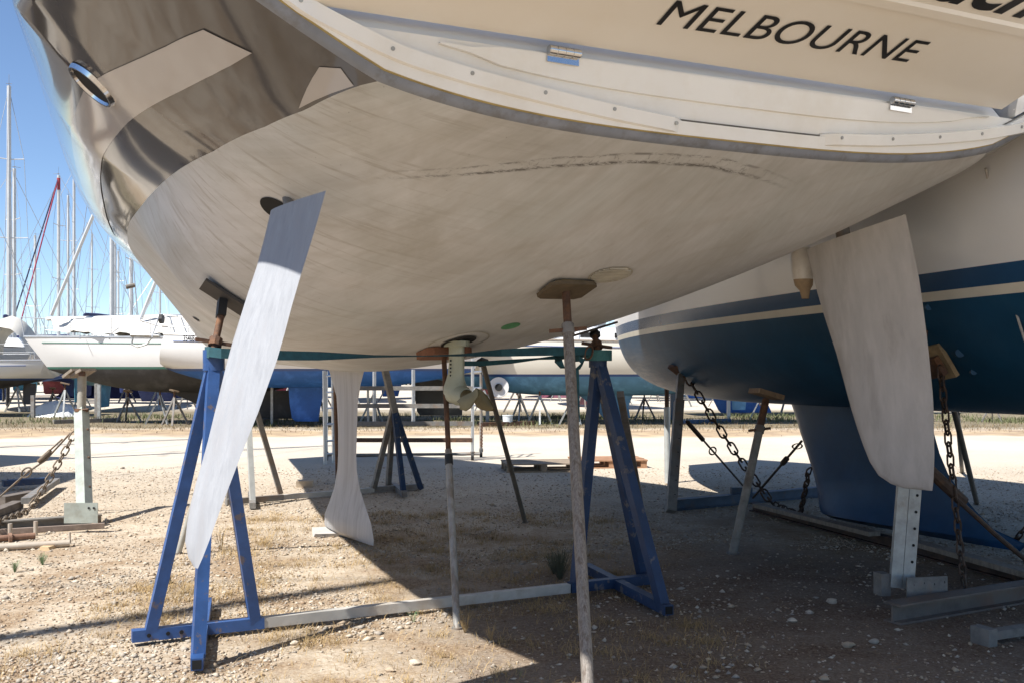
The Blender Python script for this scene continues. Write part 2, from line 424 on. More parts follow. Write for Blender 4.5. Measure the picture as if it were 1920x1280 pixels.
def antifoul_mat():
    m = bpy.data.materials.new('worn_antifoul'); m.use_nodes = True
    t = m.node_tree; N = t.nodes; L = t.links; b = N['Principled BSDF']
    b.inputs['Roughness'].default_value = .55; b.inputs['Specular IOR Level'].default_value = .3
    tc = N.new('ShaderNodeTexCoord'); sep = N.new('ShaderNodeSeparateXYZ'); L.new(tc.outputs['Object'], sep.inputs[0])
    def noise(scale, stretch=(1, 1, 1), rot=0, d=6, rg=.6, dist=0):
        mp = N.new('ShaderNodeMapping'); mp.inputs['Scale'].default_value = stretch; mp.inputs['Rotation'].default_value = (0, 0, rot)
        L.new(tc.outputs['Object'], mp.inputs[0])
        n = N.new('ShaderNodeTexNoise'); n.inputs['Scale'].default_value = scale; n.inputs['Detail'].default_value = d
        n.inputs['Roughness'].default_value = rg; n.inputs['Distortion'].default_value = dist
        L.new(mp.outputs[0], n.inputs['Vector']); return n.outputs[0]
    def rng(x, a, c, lo=0, hi=1):
        r = N.new('ShaderNodeMapRange'); r.inputs[1].default_value = a; r.inputs[2].default_value = c
        r.inputs[3].default_value = lo; r.inputs[4].default_value = hi; L.new(x, r.inputs[0]); return r.outputs[0]
    def mix(f, a, c, mode='MIX'):
        x = N.new('ShaderNodeMixRGB'); x.blend_type = mode
        for i, v in enumerate((f, a, c)):
            if isinstance(v, (int, float)): x.inputs[i].default_value = v
            elif isinstance(v, tuple): x.inputs[i].default_value = (*v, 1)
            else: L.new(v, x.inputs[i])
        return x.outputs[0]
    def mt(op, a, c=0.0):
        x = N.new('ShaderNodeMath'); x.operation = op
        for i, v in enumerate((a, c)):
            if isinstance(v, (int, float)): x.inputs[i].default_value = v
            else: L.new(v, x.inputs[i])
        return x.outputs[0]
    c = mix(rng(noise(.9, d=4), .4, .62), (.60, .60, .605), (.51, .525, .52))          # taupe with greenish areas
    c = mix(rng(noise(1.5, (1, .6, 1), .5, 7, .65, .6), .46, .66, 0, .75), c, (.44, .43, .405))
    # fine brushing along the hull, fanning out from the stern
    ang = mt('ARCTAN2', sep.outputs[0], mt('ADD', sep.outputs[1], 2.6))
    cmb = N.new('ShaderNodeCombineXYZ'); L.new(mt('MULTIPLY', ang, 30.0), cmb.inputs[0]); L.new(mt('MULTIPLY', sep.outputs[1], .9), cmb.inputs[1])
    n = N.new('ShaderNodeTexNoise'); n.inputs['Scale'].default_value = 2.2; n.inputs['Detail'].default_value = 7; n.inputs['Roughness'].default_value = .7
    L.new(cmb.outputs[0], n.inputs['Vector'])
    c = mix(rng(n.outputs[0], .38, .64, .75, 0), c, mix(1.0, c, (.87, .86, .85), 'MULTIPLY'))
    # athwartship drag marks on the port quarter
    c = mix(mt('MULTIPLY', rng(noise(5.0, (.35, 5.5, 1), -.25, 6, .7), .53, .68, 0, .55), rng(sep.outputs[0], -.5, -1.6)), c, (.27, .24, .20))
    # curved wash lines
    wv = N.new('ShaderNodeTexWave'); wv.wave_type = 'BANDS'; wv.bands_direction = 'DIAGONAL'
    wv.inputs['Scale'].default_value = 1.7; wv.inputs['Distortion'].default_value = 7; wv.inputs['Detail'].default_value = 3
    wv.inputs['Detail Scale'].default_value = .8
    L.new(tc.outputs['Object'], wv.inputs['Vector'])
    c = mix(rng(wv.outputs[1], .9, 1.0, 0, .14), c, (.34, .30, .25))
    # old waterline scum: a broken dark scratched band across the stern sections
    v = sep.outputs[0]; u = sep.outputs[1]
    vv = mt('ADD', v, .15)
    g = mt('ADD', -.47, mt('MULTIPLY', mt('MULTIPLY', vv, vv), .26))
    band_n = noise(1.3, (1, 1, 1), 0, 3)
    d = mt('SUBTRACT', u, mt('ADD', g, mt('MULTIPLY', mt('SUBTRACT', band_n, .5), .07)))
    ad = mt('ABSOLUTE', d)
    edge = mt('ABSOLUTE', mt('SUBTRACT', d, .030))
    scr = noise(17, (1, 2.6, 1), 0, 9, .85)
    line = mt('MULTIPLY', rng(edge, .018, .004), rng(scr, .46, .53))
    line2 = mt('MULTIPLY', rng(mt('ABSOLUTE', mt('ADD', d, .032)), .012, .004), rng(noise(7, (1, 2, 1), .3, 8, .8), .47, .54))
    cross = mt('MULTIPLY', rng(ad, .040, .030), rng(noise(24, (2.2, .7, 1), .4, 6, .8), 0.56, .61))
    line = mt('MAXIMUM', mt('MAXIMUM', line, mt('MULTIPLY', line2, .7)), mt('MULTIPLY', cross, .6))
    line = mt('MULTIPLY', line, mt('MULTIPLY', rng(v, -1.6, -1.05), rng(v, .62, .1)))
    halo = mt('MULTIPLY', mt('MULTIPLY', rng(ad, .050, .034, 0, .12), rng(v, -1.6, -.8)), rng(v, .7, .1))
    c = mix(halo, c, (.60, .585, .555))
    c = mix(mt('MULTIPLY', line, .95), c, (.075, .07, .068))
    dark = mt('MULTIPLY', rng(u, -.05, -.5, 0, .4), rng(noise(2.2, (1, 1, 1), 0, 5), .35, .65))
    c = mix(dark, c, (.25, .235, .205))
    speck = N.new('ShaderNodeTexVoronoi'); speck.inputs['Scale'].default_value = 9; L.new(tc.outputs['Object'], speck.inputs['Vector'])
    c = mix(rng(speck.outputs['Distance'], .035, .02, 0, .55), c, (.13, .12, .11))
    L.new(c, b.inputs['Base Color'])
    bp = N.new('ShaderNodeBump'); bp.inputs['Strength'].default_value = .12; bp.inputs['Distance'].default_value = .01
    L.new(n.outputs[0], bp.inputs['Height']); L.new(bp.outputs[0], b.inputs['Normal'])
    return m
ANTIF = antifoul_mat()
TOPS = mat('glossy_grey_topside', (.085, .079, .076), .075, 0, .06, 1.2, 0, 40, coat=.25, spec=.5)
SWOOSH = mat('grey_stripe_paint', (.40, .375, .36), .1, 0, .03, 1.5, coat=.15)
EDGE = mat('blue_grey_edge', (.20, .215, .245), .5, 0, .15, 6, 0, 40, (.12, .11, .10), .5, 9)
CAULK = mat('yellowed_caulk', (.36, .27, .10), .7, 0, .3, 8)

nb, ntp = 44, 26
vb = []; fb = []; vt = []; ft = []
for ui, u in enumerate(US):
    row = []
    for side in (-1, 1):
        pw = phi_of_h(u, min(1, h_wl(u, side)))
        row.append([sec_pt(u, h_of_phi(u, pw * k / nb), side) for k in range(nb + 1)])
    vb += row[0][::-1] + row[1][1:]
m1 = 2 * nb + 1
for i in range(len(US) - 1):
    for k in range(m1 - 1):
        a = i * m1 + k; fb.append((a, a + 1, a + 1 + m1, a + m1))
MB().add(vb, fb).build('hull_bottom', ANTIF, yacht, angle=60, local=True)
for side in (-1, 1):
    vt = []; ft = []
    for u in US:
        hw = min(1, h_wl(u, side)); hc = (SHEER - zch(u)) / (SHEER - hull_par(u)[1])
        vt += [sec_pt(u, hw + (hc - hw) * k / 14, side) for k in range(15)] + [sec_pt(u, hc + (h_top(u) - hc) * (k / 12) ** 1.3, side) for k in range(1, 13)]
    m2 = ntp + 1
    for i in range(len(US) - 1):
        for k in range(ntp):
            a = i * m2 + k; ft.append((a, a + 1, a + 1 + m2, a + m2))
    ts = MB().add(vt, ft).build('topside', TOPS, yacht, angle=60, local=True)
    if side < 0: port_side = ts
    else: stbd_side = ts
# deck
vd = [];
for u in US:
    a = sec_pt(u, h_top(u), -1); c = sec_pt(u, h_top(u), 1); vd += [a, ((a[0] + c[0]) / 2, a[1], a[2] + .12), c]
fd = []
for i in range(len(US) - 1):
    for k in range(2):
        a = i * 3 + k; fd.append((a, a + 1, a + 4, a + 3))
MB().add(vd, fd).build('deck', WHITE, yacht, local=True)

def hull_normal(u, h, side):
    e = .01
    p0 = Vector(sec_pt(u, h, side)); pu = Vector(sec_pt(u + e, h, side)); ph = Vector(sec_pt(u, max(h - e, 0), side))
    n = (pu - p0).cross(ph - p0).normalized()
    c = Vector((0, u, 3.2))
    return n if n.dot(p0 - c) > 0 else -n
def on_side(u, z, side, off=.004):
    """point on the topside at height z (boat axes), pushed out by off"""
    zk = hull_par(u)[1]; v = 0
    for _ in range(6):
        h = (SHEER - (z - HEEL * v)) / (SHEER - zk); h = min(max(h, 0), 1); v = sec_pt(u, h, side)[0]
    return Vector(sec_pt(u, h, side)) + hull_normal(u, h, side) * off
def inv_u(u, z):    # raked stern: station whose shifted u equals the wanted one
    w = u
    for _ in range(20):
        f = max(0.0, 1 - (w - UT) / .9); w = u + .2 * (z - 2.6) * f
    return w
# the pale swoosh along the port topside
up = [(-.292, 2.901), (-.15, 2.903), (-.003, 2.905), (.2, 2.914), (.393, 2.923), (.7, 2.94), (1.073, 2.957), (1.45, 2.967), (1.84, 2.974), (2.3, 2.982), (2.723, 2.988), (3.3, 2.992), (3.873, 2.99), (4.5, 2.975), (5.126, 2.959), (5.977, 2.926)]
lo = [(-.354, 2.819), (-.2, 2.806), (-.063, 2.80), (.1, 2.798), (.265, 2.798), (.54, 2.8), (.834, 2.804), (1.2, 2.812), (1.521, 2.819), (1.85, 2.825), (2.179, 2.829), (2.7, 2.836), (3.228, 2.839), (3.8, 2.838), (4.506, 2.832), (5.6, 2.82)]
def dense(L_):
    t0 = np.arange(len(L_)); t1 = np.linspace(0, len(L_) - 1, (len(L_) - 1) * 3 + 1)
    return list(zip(np.interp(t1, t0, [p[0] for p in L_]), np.interp(t1, t0, [p[1] for p in L_])))
up, lo = dense(up), dense(lo)
vs = []; n = len(up)
for k in range(n):
    for j in range(9):
        t = j / 8; u = lo[k][0] * (1 - t) + up[k][0] * t; z = lo[k][1] * (1 - t) + up[k][1] * t
        vs.append(on_side(inv_u(u, z), z, -1, .005))
fs = [(k * 9 + j, k * 9 + j + 1, k * 9 + j + 10, k * 9 + j + 9) for k in range(n - 1) for j in range(8)]
MB().add(vs, fs).build('swoosh_stripe', SWOOSH, port_side, angle=60, local=True)
# short pale patch beside the transom
quad = [(-.50, 2.757), (-.40, 2.705), (-.24, 2.668), (-.44, 2.70), (-.53, 2.72)]
a0, a1, b0, b1 = (-.495, 2.757), (-.545, 2.748), (-.215, 2.664), (-.50, 2.702)
vs = []
for i in range(5):
    for j in range(4):
        s, t = i / 4, j / 3
        u = (a0[0] * (1 - t) + a1[0] * t) * (1 - s) + (b0[0] * (1 - t) + b1[0] * t) * s
        z = (a0[1] * (1 - t) + a1[1] * t) * (1 - s) + (b0[1] * (1 - t) + b1[1] * t) * s
        vs.append(on_side(inv_u(u, z), z, -1, .003))
fs = [(i * 4 + j, i * 4 + j + 1, i * 4 + j + 5, i * 4 + j + 4) for i in range(4) for j in range(3)]
MB().add(vs, fs).build('pale_patch', SWOOSH, port_side, angle=60, local=True)

# chrome oval hawse fitting on the port topside
pc = on_side(inv_u(.85, 2.94), 2.94, -1, 0)
pn = hull_normal(.85, (SHEER - 2.97) / (SHEER - hull_par(.85)[1]), -1)
fu = Vector((0, 1, 0)); fu = (fu - pn * fu.dot(pn)).normalized(); fz = pn.cross(fu)
pax = (fu * -.12 + fz * (.97 if fz.z > 0 else -.97)).normalized(); pay = pn.cross(pax)
def ring(c, ax, ay, nrm, ra, rb, wd, th, n=28):
    vs = []; prof = [(0, 0), (.3, 1), (.7, 1), (1, 0)]
    for k in range(n):
        a = 2 * math.pi * k / n
        for (q, hh) in prof:
            vs.append(c + ax * math.cos(a) * (ra - wd * q) + ay * math.sin(a) * (rb - wd * q) + nrm * th * hh)
    fs = []
    for k in range(n):
        for j in range(3):
            a = k * 4 + j; b2 = ((k + 1) % n) * 4 + j; fs.append((a, b2, b2 + 1, a + 1))
    return vs, fs
port = MB().add(*ring(pc + pn * .002, pax, pay, pn, .128, .105, .026, .022)).build('hawse_fitting', CHROME, port_side, local=True)
vs = [pc + pn * .010 + pax * math.cos(6.283 * k / 24) * .105 + pay * math.sin(6.283 * k / 24) * .082 for k in range(24)]
MB().add(vs, [tuple(range(24))]).build('hawse_opening', DARK, port_side, local=True)

# ---- transom (raked, in the plane u = UT - .2 (z - 2.6), z without heel)
def tr_pt(v, z, off=0.0):
    """transom surface point; off > 0 is aft of it"""
    return Vector((v, UT - .2 * (z - HEEL * v - 2.6) - off, z))
NC = 60
_hw = h_wl(UT, -1); _hc = (SHEER - zch(UT)) / (SHEER - hull_par(UT)[1]); _pw = phi_of_h(UT, _hw)
hs_ = [h_of_phi(UT, _pw * k / 36) for k in range(37)] + [_hw + (_hc - _hw) * k / 12 for k in range(1, 13)] + [_hc + (h_top(UT) - _hc) * k / 12 for k in range(1, 13)]
NC = len(hs_) - 1
cont = [sec_pt(UT, hs_[k], -1) for k in range(NC, -1, -1)] + [sec_pt(UT, hs_[k], 1) for k in range(1, NC + 1)]
cz = [Vector((c[0], 0, c[2])) for c in cont]
def inset(d):
    out = []
    for i, p in enumerate(cz):
        t = (cz[min(i + 1, len(cz) - 1)] - cz[max(i - 1, 0)]).normalized()
        nrm = Vector((-t.z, 0, t.x))
        if nrm.dot(Vector((0, 0, 3.6)) - p) < 0: nrm = -nrm
        out.append(p + nrm * d)
    return out
def strip(offs):
    """offs: (inset, aft) pairs -> swept band following the transom outline"""
    rows = [[tr_pt(p.x, p.z, a) for p in inset(d)] for d, a in offs]
    n = len(rows[0]); vs = [p for r_ in rows for p in r_]
    fs = [(j * n + i, j * n + i + 1, (j + 1) * n + i + 1, (j + 1) * n + i) for j in range(len(rows) - 1) for i in range(n - 1)]
    return MB().add(vs, fs)
rowi = inset(.10); n = len(rowi); half = n // 2
vs = []; fs = []; VL, VR = -2.10, 1.88
NX = 60
for k in range(half + 1):
    a, c = rowi[half - k], rowi[half + k]
    if a.x < VL - .005 and c.x > VR + .005: xs_ = list(np.linspace(a.x, VL, 9)[:-1]) + list(np.linspace(VL, VR, 45)) + list(np.linspace(VR, c.x, 9)[1:])
    else: xs_ = list(np.linspace(a.x, c.x, 61))
    for x in xs_:
        t = (x - a.x) / max(c.x - a.x, 1e-6); vs.append(tr_pt(x, a.z * (1 - t) + c.z * t, .02))
for k in range(half):
    for j in range(NX):
        a = k * (NX + 1) + j; cx = (vs[a][0] + vs[a + 1][0]) / 2; czm = (vs[a][2] + vs[a + NX + 1][2]) / 2
        if czm > 2.93 + .0165 * cx and VL < cx < VR: continue          # open above the sill
        if czm > 3.12 and -2.62 < cx < VL: continue                 # low quarters
        fs.append((a, a + 1, a + NX + 2, a + NX + 1))
transom = MB().add(vs, fs).build('transom', WHITE, yacht, local=True)
strip([(0, 0), (.006, .014), (.02, .024), (.036, .028)]).build('edge_band', EDGE, transom, local=True)
strip([(.036, .026), (.036, .034), (.041, .034), (.041, .026)]).build('caulk_line', CAULK, transom, local=True)
strip([(.041, .026), (.041, .040), (.098, .040), (.104, .02)]).build('flange', WHITE, transom, local=True)
strip([(.102, .024), (.104, .027), (.109, .027), (.110, .018)]).build('seam', mat('seam_dark', (.16, .15, .13), .8, 0, .3, 8), transom, local=True)

# lower folding panel, slightly proud
def panel(vl, vr, zfun_lo, zfun_hi, off, nx=24, th=.03, corner=.05, slope=0.0):
    front = []; 
    for i in range(nx + 1):
        t = i / nx; v = vl * (1 - t) + vr * t; e = min(i, nx - i)
        room = zfun_hi(v) - zfun_lo(v); cut = min(corner if e == 0 else (corner * .3 if e == 1 else 0), room * .4)
        front.append((v, zfun_lo(v) + cut, zfun_hi(v) - cut))
    vs = []
    for v, a, c in front: vs += [tr_pt(v, a, off - th), tr_pt(v, a, off), tr_pt(v, c, off + slope * (c - a)), tr_pt(v, c, off - th)]
    fs = []
    for i in range(nx):
        for j in range(4):
            a = i * 4 + j; b2 = i * 4 + (j + 1) % 4; fs.append((a, b2, b2 + 4, a + 4))
    fs += [(0, 1, 2, 3), tuple(nx * 4 + k for k in (3, 2, 1, 0))]
    return MB().add(vs, fs)
def cont_z(v, d):   # height of the inset outline above a given v
    pts = sorted([(p.x, p.z) for p in inset(d) if p.z < 3.7]); return float(np.interp(v, [p[0] for p in pts], [p[1] for p in pts]))
top_line = lambda v: 2.912 + .0165 * v
panel(-1.50, 1.66, lambda v: cont_z(v, .19), top_line, .038).build('lower_panel', WHITE, transom, local=True)
panel(1.87, 2.52, lambda v: cont_z(min(v, 2.4), .12), lambda v: 3.72, .03, 8, .05, .0).build('quarter_panel', WHITE, transom, local=True)
# sloping sill behind the hinge gap (it sees the sky from above), cockpit sole and the bench over it
vl, vr, nx = -1.95, 1.80, 30
vs = []
for i in range(nx + 1):
    v = vl + (vr - vl) * i / nx; z0 = top_line(v)
    vs += [tr_pt(v, z0 - .012, .019), tr_pt(v, z0 - .004, .019), tr_pt(v, z0 + .006, .012), tr_pt(v, z0 + .17, -.15), tr_pt(v, z0 + .18, -.7)]
fs = [(i * 5 + j, i * 5 + j + 1, i * 5 + j + 6, i * 5 + j + 5) for i in range(nx) for j in range(4)]
MB().add(vs, fs).build('sill', mat('sill_white', (.80, .80, .79), .25, 0, .02), transom, local=True)
for sd, vv in ((-1, -2.10), (1, 1.88)):
    MB().add([tr_pt(vv, 2.97, .015), tr_pt(vv, 3.12, .015), tr_pt(vv, 3.12, -.5), tr_pt(vv, 2.97, -.5)], [(0, 1, 2, 3)]).build('side_wall', WHITE, transom, local=True)
# unseen panel on two arms, added above the stern to shade the sill
sp_ = MB().box((-1.0, -1.2, 5.0), (3.2, .95, .04)).build('sill_shade_panel', mat('shade_panel_glass', (.02, .025, .05), .15, 0, .05), yacht, local=True)
for vv in (-2.3, -.4):
    MB().tube([(vv, -.2, 3.7), (vv, -.35, 4.6), (vv, -1.2, 4.96)], .03, 8).build('davit', CHROME, sp_, local=True)  # added arms holding the shading panel
# the fold-down swim platform, lowered on its hinges until it slopes out over the viewer
PA = R(20)
def hatch_pt(v, sd, off=0.0):
    """underside of the platform: sd metres out from the hinge line; off > 0 is below it"""
    zh = top_line(v) + .050
    return Vector((v, -.665 - .0 * v - sd * math.cos(PA) - off * math.sin(PA), zh + sd * math.sin(PA) - off * math.cos(PA)))
vs = []; nz = 8; PLEN = 1.25
for i in range(nx + 1):
    v = -2.02 + (1.74 + 2.02) * i / nx
    e = min(i, nx - i); cut = (.16, .05, .012)[e] if e < 3 else 0
    ss = [.0 + (PLEN - cut) * k / nz for k in range(nz + 1)]
    vs += [hatch_pt(v, ss[0], -.07)] + [hatch_pt(v, q) for q in ss] + [hatch_pt(v, ss[-1] + .015, -.02), hatch_pt(v, ss[-1], -.07)]
m3 = nz + 4
fs = [(i * m3 + j, i * m3 + (j + 1) % m3, (i + 1) * m3 + (j + 1) % m3, (i + 1) * m3 + j) for i in range(nx) for j in range(m3)]
fs += [tuple(range(m3)), tuple(range(nx * m3 + m3 - 1, nx * m3 - 1, -1))]
hatch = MB().add(vs, fs).build('swim_platform', CREAM, transom, local=True)
# moulded step line across it
vs = []
for i in range(nx + 1):
    v = -1.9 + 3.5 * i / nx; q = .53
    vs += [hatch_pt(v, q - .012, .0), hatch_pt(v, q, .012), hatch_pt(v, q + .045, .012), hatch_pt(v, q + .06, 0)]
fs = [(i * 4 + j, i * 4 + j + 1, i * 4 + j + 5, i * 4 + j + 4) for i in range(nx) for j in range(3)]
MB().add(vs, fs).build('moulded_step', CREAM, hatch, local=True)

# lettering on the hatch
INK = mat('black_lettering', (.012, .011, .011), .35, 0, .05)
def lettering(txt, v0, z0, size, shear, parent, name, dv, dz, width=None, off=.004, bold=0.0, spacing=1.0, surf=hatch_pt, extr=.0012):
    cu = bpy.data.curves.new(name, 'FONT'); cu.body = txt; cu.size = size; cu.shear = shear; cu.offset = bold; cu.space_character = spacing
    cu.resolution_u = 6
    o = bpy.data.objects.new(name, cu); COL.objects.link(o)
    bpy.context.view_layer.update()
    me = bpy.data.meshes.new_from_object(o.evaluated_get(bpy.context.evaluated_depsgraph_get()))
    bpy.data.objects.remove(o); bpy.data.curves.remove(cu)
    xs = [v.co.x for v in me.vertices]; k = 1.0 if width is None else width / (max(xs) - min(xs))
    for v in me.vertices:
        x, y = (v.co.x - min(xs)) * k, v.co.y
        v.co = surf(v0 + x * dv[0] + y * dz[0], z0 + x * dv[1] + y * dz[1], off)
    me.materials.clear(); me.materials.append(INK)
    ob = bpy.data.objects.new(name, me); COL.objects.link(ob); ob.parent = parent
    return ob
lettering('MELBOURNE', -.63, .198, .222, .0, hatch, 'port_lettering', (1, .022), (0, 1), 1.41, spacing=1.02)
lettering('uch', .50, .632, .36, .25, hatch, 'name_lettering', (1, .0), (0, 1), .62, bold=.008)

# rubbing strips with recessed bolts
def rub(path, wd, th, bolts, endcut=True):
    pts = [Vector((v, 0, z)) for v, z in path]
    # resample
    P = []
    for i in range(len(pts) - 1):
        for k in range(6): P.append(pts[i].lerp(pts[i + 1], k / 6))
    P.append(pts[-1])
    for _ in range(3):
        P = [P[0]] + [(P[i - 1] + P[i] * 2 + P[i + 1]) / 4 for i in range(1, len(P) - 1)] + [P[-1]]
    vs = []
    for i, p in enumerate(P):
        t = (P[min(i + 1, len(P) - 1)] - P[max(i - 1, 0)]).normalized(); nr = Vector((-t.z, 0, t.x))
        if nr.z < 0: nr = -nr
        e = .3 if i in (0, len(P) - 1) else 1
        for d, o_ in ((-.5, .015), (-.42, .015 + th * e), (.30, .015 + th * e), (.5, .015)):
            q = p + nr * d * wd; vs.append(tr_pt(q.x, q.z, o_))
    n = len(P)
    fs = [(i * 4 + j, i * 4 + j + 1, i * 4 + j + 5, i * 4 + j + 4) for i in range(n - 1) for j in range(3)]
    fs += [(0, 1, 2, 3), tuple((n - 1) * 4 + k for k in (3, 2, 1, 0))]
    o = MB().add(vs, fs).build('rubbing_strip', WHITE, transom, local=True)
    for (v, z) in bolts:
        c = tr_pt(v, z, .015 + th); d = Vector((0, -1, -.2)).normalized()
        MB().tube([c - d * .004, c + d * .003], .0085, 10).build('bolt', GALV, o, local=True)
rub([(-2.50, 3.36), (-2.30, 3.10), (-2.06, 2.925), (-1.667, 2.806), (-1.36, 2.764), (-1.052, 2.735), (-.70, 2.706), (-.312, 2.687)], .078, .046,
    [(-2.06, 2.93), (-1.70, 2.815), (-1.364, 2.770), (-1.03, 2.738), (-.69, 2.712), (-.362, 2.690)])
rub([(.51, 2.716), (.90, 2.748), (1.307, 2.800), (1.65, 2.856), (1.967, 2.928), (2.25, 3.03), (2.5, 3.2)], .070, .046,
    [(.62, 2.728), (.96, 2.757), (1.29, 2.800), (1.60, 2.848), (1.90, 2.915)])
# stainless hinges
for v in (-.954, 1.0):
    hz = top_line(v) + .012
    hg = MB().tube([tr_pt(v - .075 + .0, hz - .001, .05), tr_pt(v + .075, hz + .0015, .05)], .017, 12).build('hinge', CHROME, transom, local=True)
    for k in range(4):
        MB().tube([tr_pt(v - .073 + k * .037, hz, .05), tr_pt(v - .041 + k * .037, hz, .05)], .0195, 12).build('hinge_knuckle', CHROME, hg, local=True)
    MB().box(tr_pt(v, hz - .02, .042), (.15, .006, .05)).build('hinge_leaf', CHROME, hg, local=True)

# ---- rudders
def blade(rows, thick, parent, name, m, n=22, nose=.32):
    """rows: (leading point, trailing point, thickness factor) in world space; builds a foil-section blade"""
    secs = []
    for le, te, tk in rows:
        ch = te - le; L_ = ch.length; c = ch.normalized()
        nrm = LAT - c * LAT.dot(c); nrm.normalize()
        sec = []
        for k in range(n):
            a = 2 * math.pi * k / n; x = .5 - .5 * math.cos(a)
            y = thick * tk * L_ * (2.6 * (.2969 * math.sqrt(max(x, 0)) - .126 * x - .3516 * x * x + .2843 * x ** 3 - .1015 * x ** 4) * 2) * (1 if math.sin(a) >= 0 else -1)
            if k == n // 2: y = 0
            sec.append(le + ch * x + nrm * y)
        secs.append(sec)
    return MB().loft(secs).build(name, m, parent, angle=50)
BLADEM = mat('rudder_blue_grey', (.295, .305, .325), .62, 0, .12, 7, .15, 30, (.25, .25, .26), .6, 3.5, stretch=(5, 5, .5))
BLADET = mat('rudder_taupe', (.43, .41, .39), .62, 0, .10, 5, .15, 30, (.33, .31, .29), .65, 2.2, stretch=(2.4, 2.4, .35))
def interp_rows(le, te, n=16):
    out = []
    def samp(L_, t):
        acc = [0]
        for i in range(len(L_) - 1): acc.append(acc[-1] + (Vector(L_[i + 1][:2]) - Vector(L_[i][:2])).length)
        s = t * acc[-1]
        return [float(np.interp(s, acc, [p[k] for p in L_])) for k in range(3)]
    for k in range(n + 1):
        t = k / n; t = 1 - (1 - t) ** 1.25
        out.append((at(*samp(le, t)), at(*samp(te, t))))
    return out
leL = [(509, 396, 5.10), (501, 430, 5.06), (486, 490, 5.0), (470, 537, 4.95), (430, 662, 4.80), (390, 826, 4.62), (380, 862, 4.59), (361, 927, 4.53), (349, 990, 4.49), (347, 1015, 4.47), (351, 1040, 4.44), (364, 1062, 4.42)]
teL = [(611, 358, 4.40), (591, 430, 4.39), (553, 552, 4.38), (524, 662, 4.37), (484, 773, 4.36), (453, 850, 4.36), (417, 944, 4.35), (386, 1031, 4.35), (371, 1065, 4.35)]
leL = [(x, y, 4.37 + .52 * (d - 4.37)) for x, y, d in leL]
leL = [(x, y, d * .972) for x, y, d in leL]; teL = [(x, y, d * .972) for x, y, d in teL]
rowsL = interp_rows(leL, teL)
rl = blade([(a, b2, 1.0) for a, b2 in rowsL], .085, yacht, 'rudder', BLADEM)
leR = [(1513, 470, 6.73), (1529, 537, 6.70), (1545, 591, 6.67), (1569, 665, 6.63), (1596, 766, 6.59), (1613, 820, 6.57), (1636, 878, 6.54), (1656, 900, 6.51), (1690, 914, 6.46), (1735, 918, 6.39)]
teR = [(1698, 402, 6.0), (1725, 531, 6.08), (1740, 648, 6.16), (1750, 749, 6.22), (1752, 860, 6.30), (1750, 900, 6.33), (1749, 917, 6.35), (1748, 919, 6.35)]
rowsR = interp_rows(leR, teR)
rr = blade([(a, b2, 1.0) for a, b2 in rowsR], .085, yacht, 'rudder', BLADET)
rl['label'] = 'port rudder lit by the sun below a curved shadow edge'; rr['label'] = 'starboard rudder in shade'
# stocks and recesses
MB().tube([Aw(-1.775, .62, 2.50), Aw(-1.79, .40, 2.25)], .026, 14).build('stock', GALVD, rl)
MB().tube([Aw(1.80, .55, 2.62), Aw(1.83, .52, 2.30)], .045, 14).build('stock', GALVD, rr)


# ---- keel (fin with a flared foot)
def keel_pt(px, py):
    k = (px - 960) / FPX; Y = (.6735 + 2.3815) / (k * .8886 + .4586)
    X = k * Y; u = (Y - OY) / .8886 if abs(.8886) > 0 else 0
    return Vector((X, Y, EYE - (py - HOR) / FPX * Y))
leK = [(619, 690), (621, 697), (626, 714), (633, 736), (635, 770), (636, 800), (636, 850), (635, 880), (631, 915), (624, 945), (618, 966), (617, 982), (620, 992)]
teK = [(685, 690), (682, 697), (676, 722), (671, 760), (670, 790), (669, 820), (668, 850), (669, 880), (675, 912), (686, 945), (696, 975), (701, 1008), (700, 1020)]
tk = [1, .95, 1, 1.05, 1.1, 1.1, 1.1, 1.15, 1.3, 1.5, 1.6, 1.45, .7]
rowsK = []
for a, c, t_ in zip(leK, teK, tk):
    pa_, pc_ = keel_pt(*a), keel_pt(*c); z_ = max(.02, (pa_.z + pc_.z) / 2); pa_.z = max(.02, pa_.z * .5 + z_ * .5); pc_.z = max(.02, pc_.z * .5 + z_ * .5)
    rowsK.append((pa_, pc_, t_))
KEELM = mat('keel_light_grey', (.40, .39, .385), .6, 0, .10, 4, .1, 30, (.31, .295, .28), .6, 2.5, stretch=(6, 6, .3))
blade(rowsK, .11, yacht, 'keel', KEELM, 24)

# ---- saildrive leg with folded propeller
SDM = mat('saildrive_paint', (.36, .385, .30), .5, 0, .1, 6, .05, 40, (.28, .27, .18), .4, 4)
BRONZE = mat('propeller_bronze', (.15, .115, .05), .5, .3, .25, 8, .1, 40, (.09, .075, .03), .6, 5)
def oval(c, a, b2, n=18):
    return [Vector(c) + AXU * a * math.cos(6.283 * k / n) + LAT * b2 * math.sin(6.283 * k / n) for k in range(n)]
c0 = at(856, 640, 6.88); rel = c0 - Vector((OX, OY, 0)); su, sv = rel.dot(AXU), rel.dot(LAT)
zs_ = [1.83, 1.74, 1.64, 1.58, 1.54, 1.49, 1.45, 1.405, 1.37]
aa = [.10, .095, .095, .10, .11, .135, .15, .12, .05]; bb = [.042, .040, .040, .042, .05, .066, .074, .06, .02]
du = [0, 0, 0, .01, .02, .02, .0, -.03, -.05]
leg = MB().loft([oval(Aw(sv, su + d, z), a, b2) for z, a, b2, d in zip(zs_, aa, bb, du)]).build('saildrive_leg', SDM, yacht, angle=50)
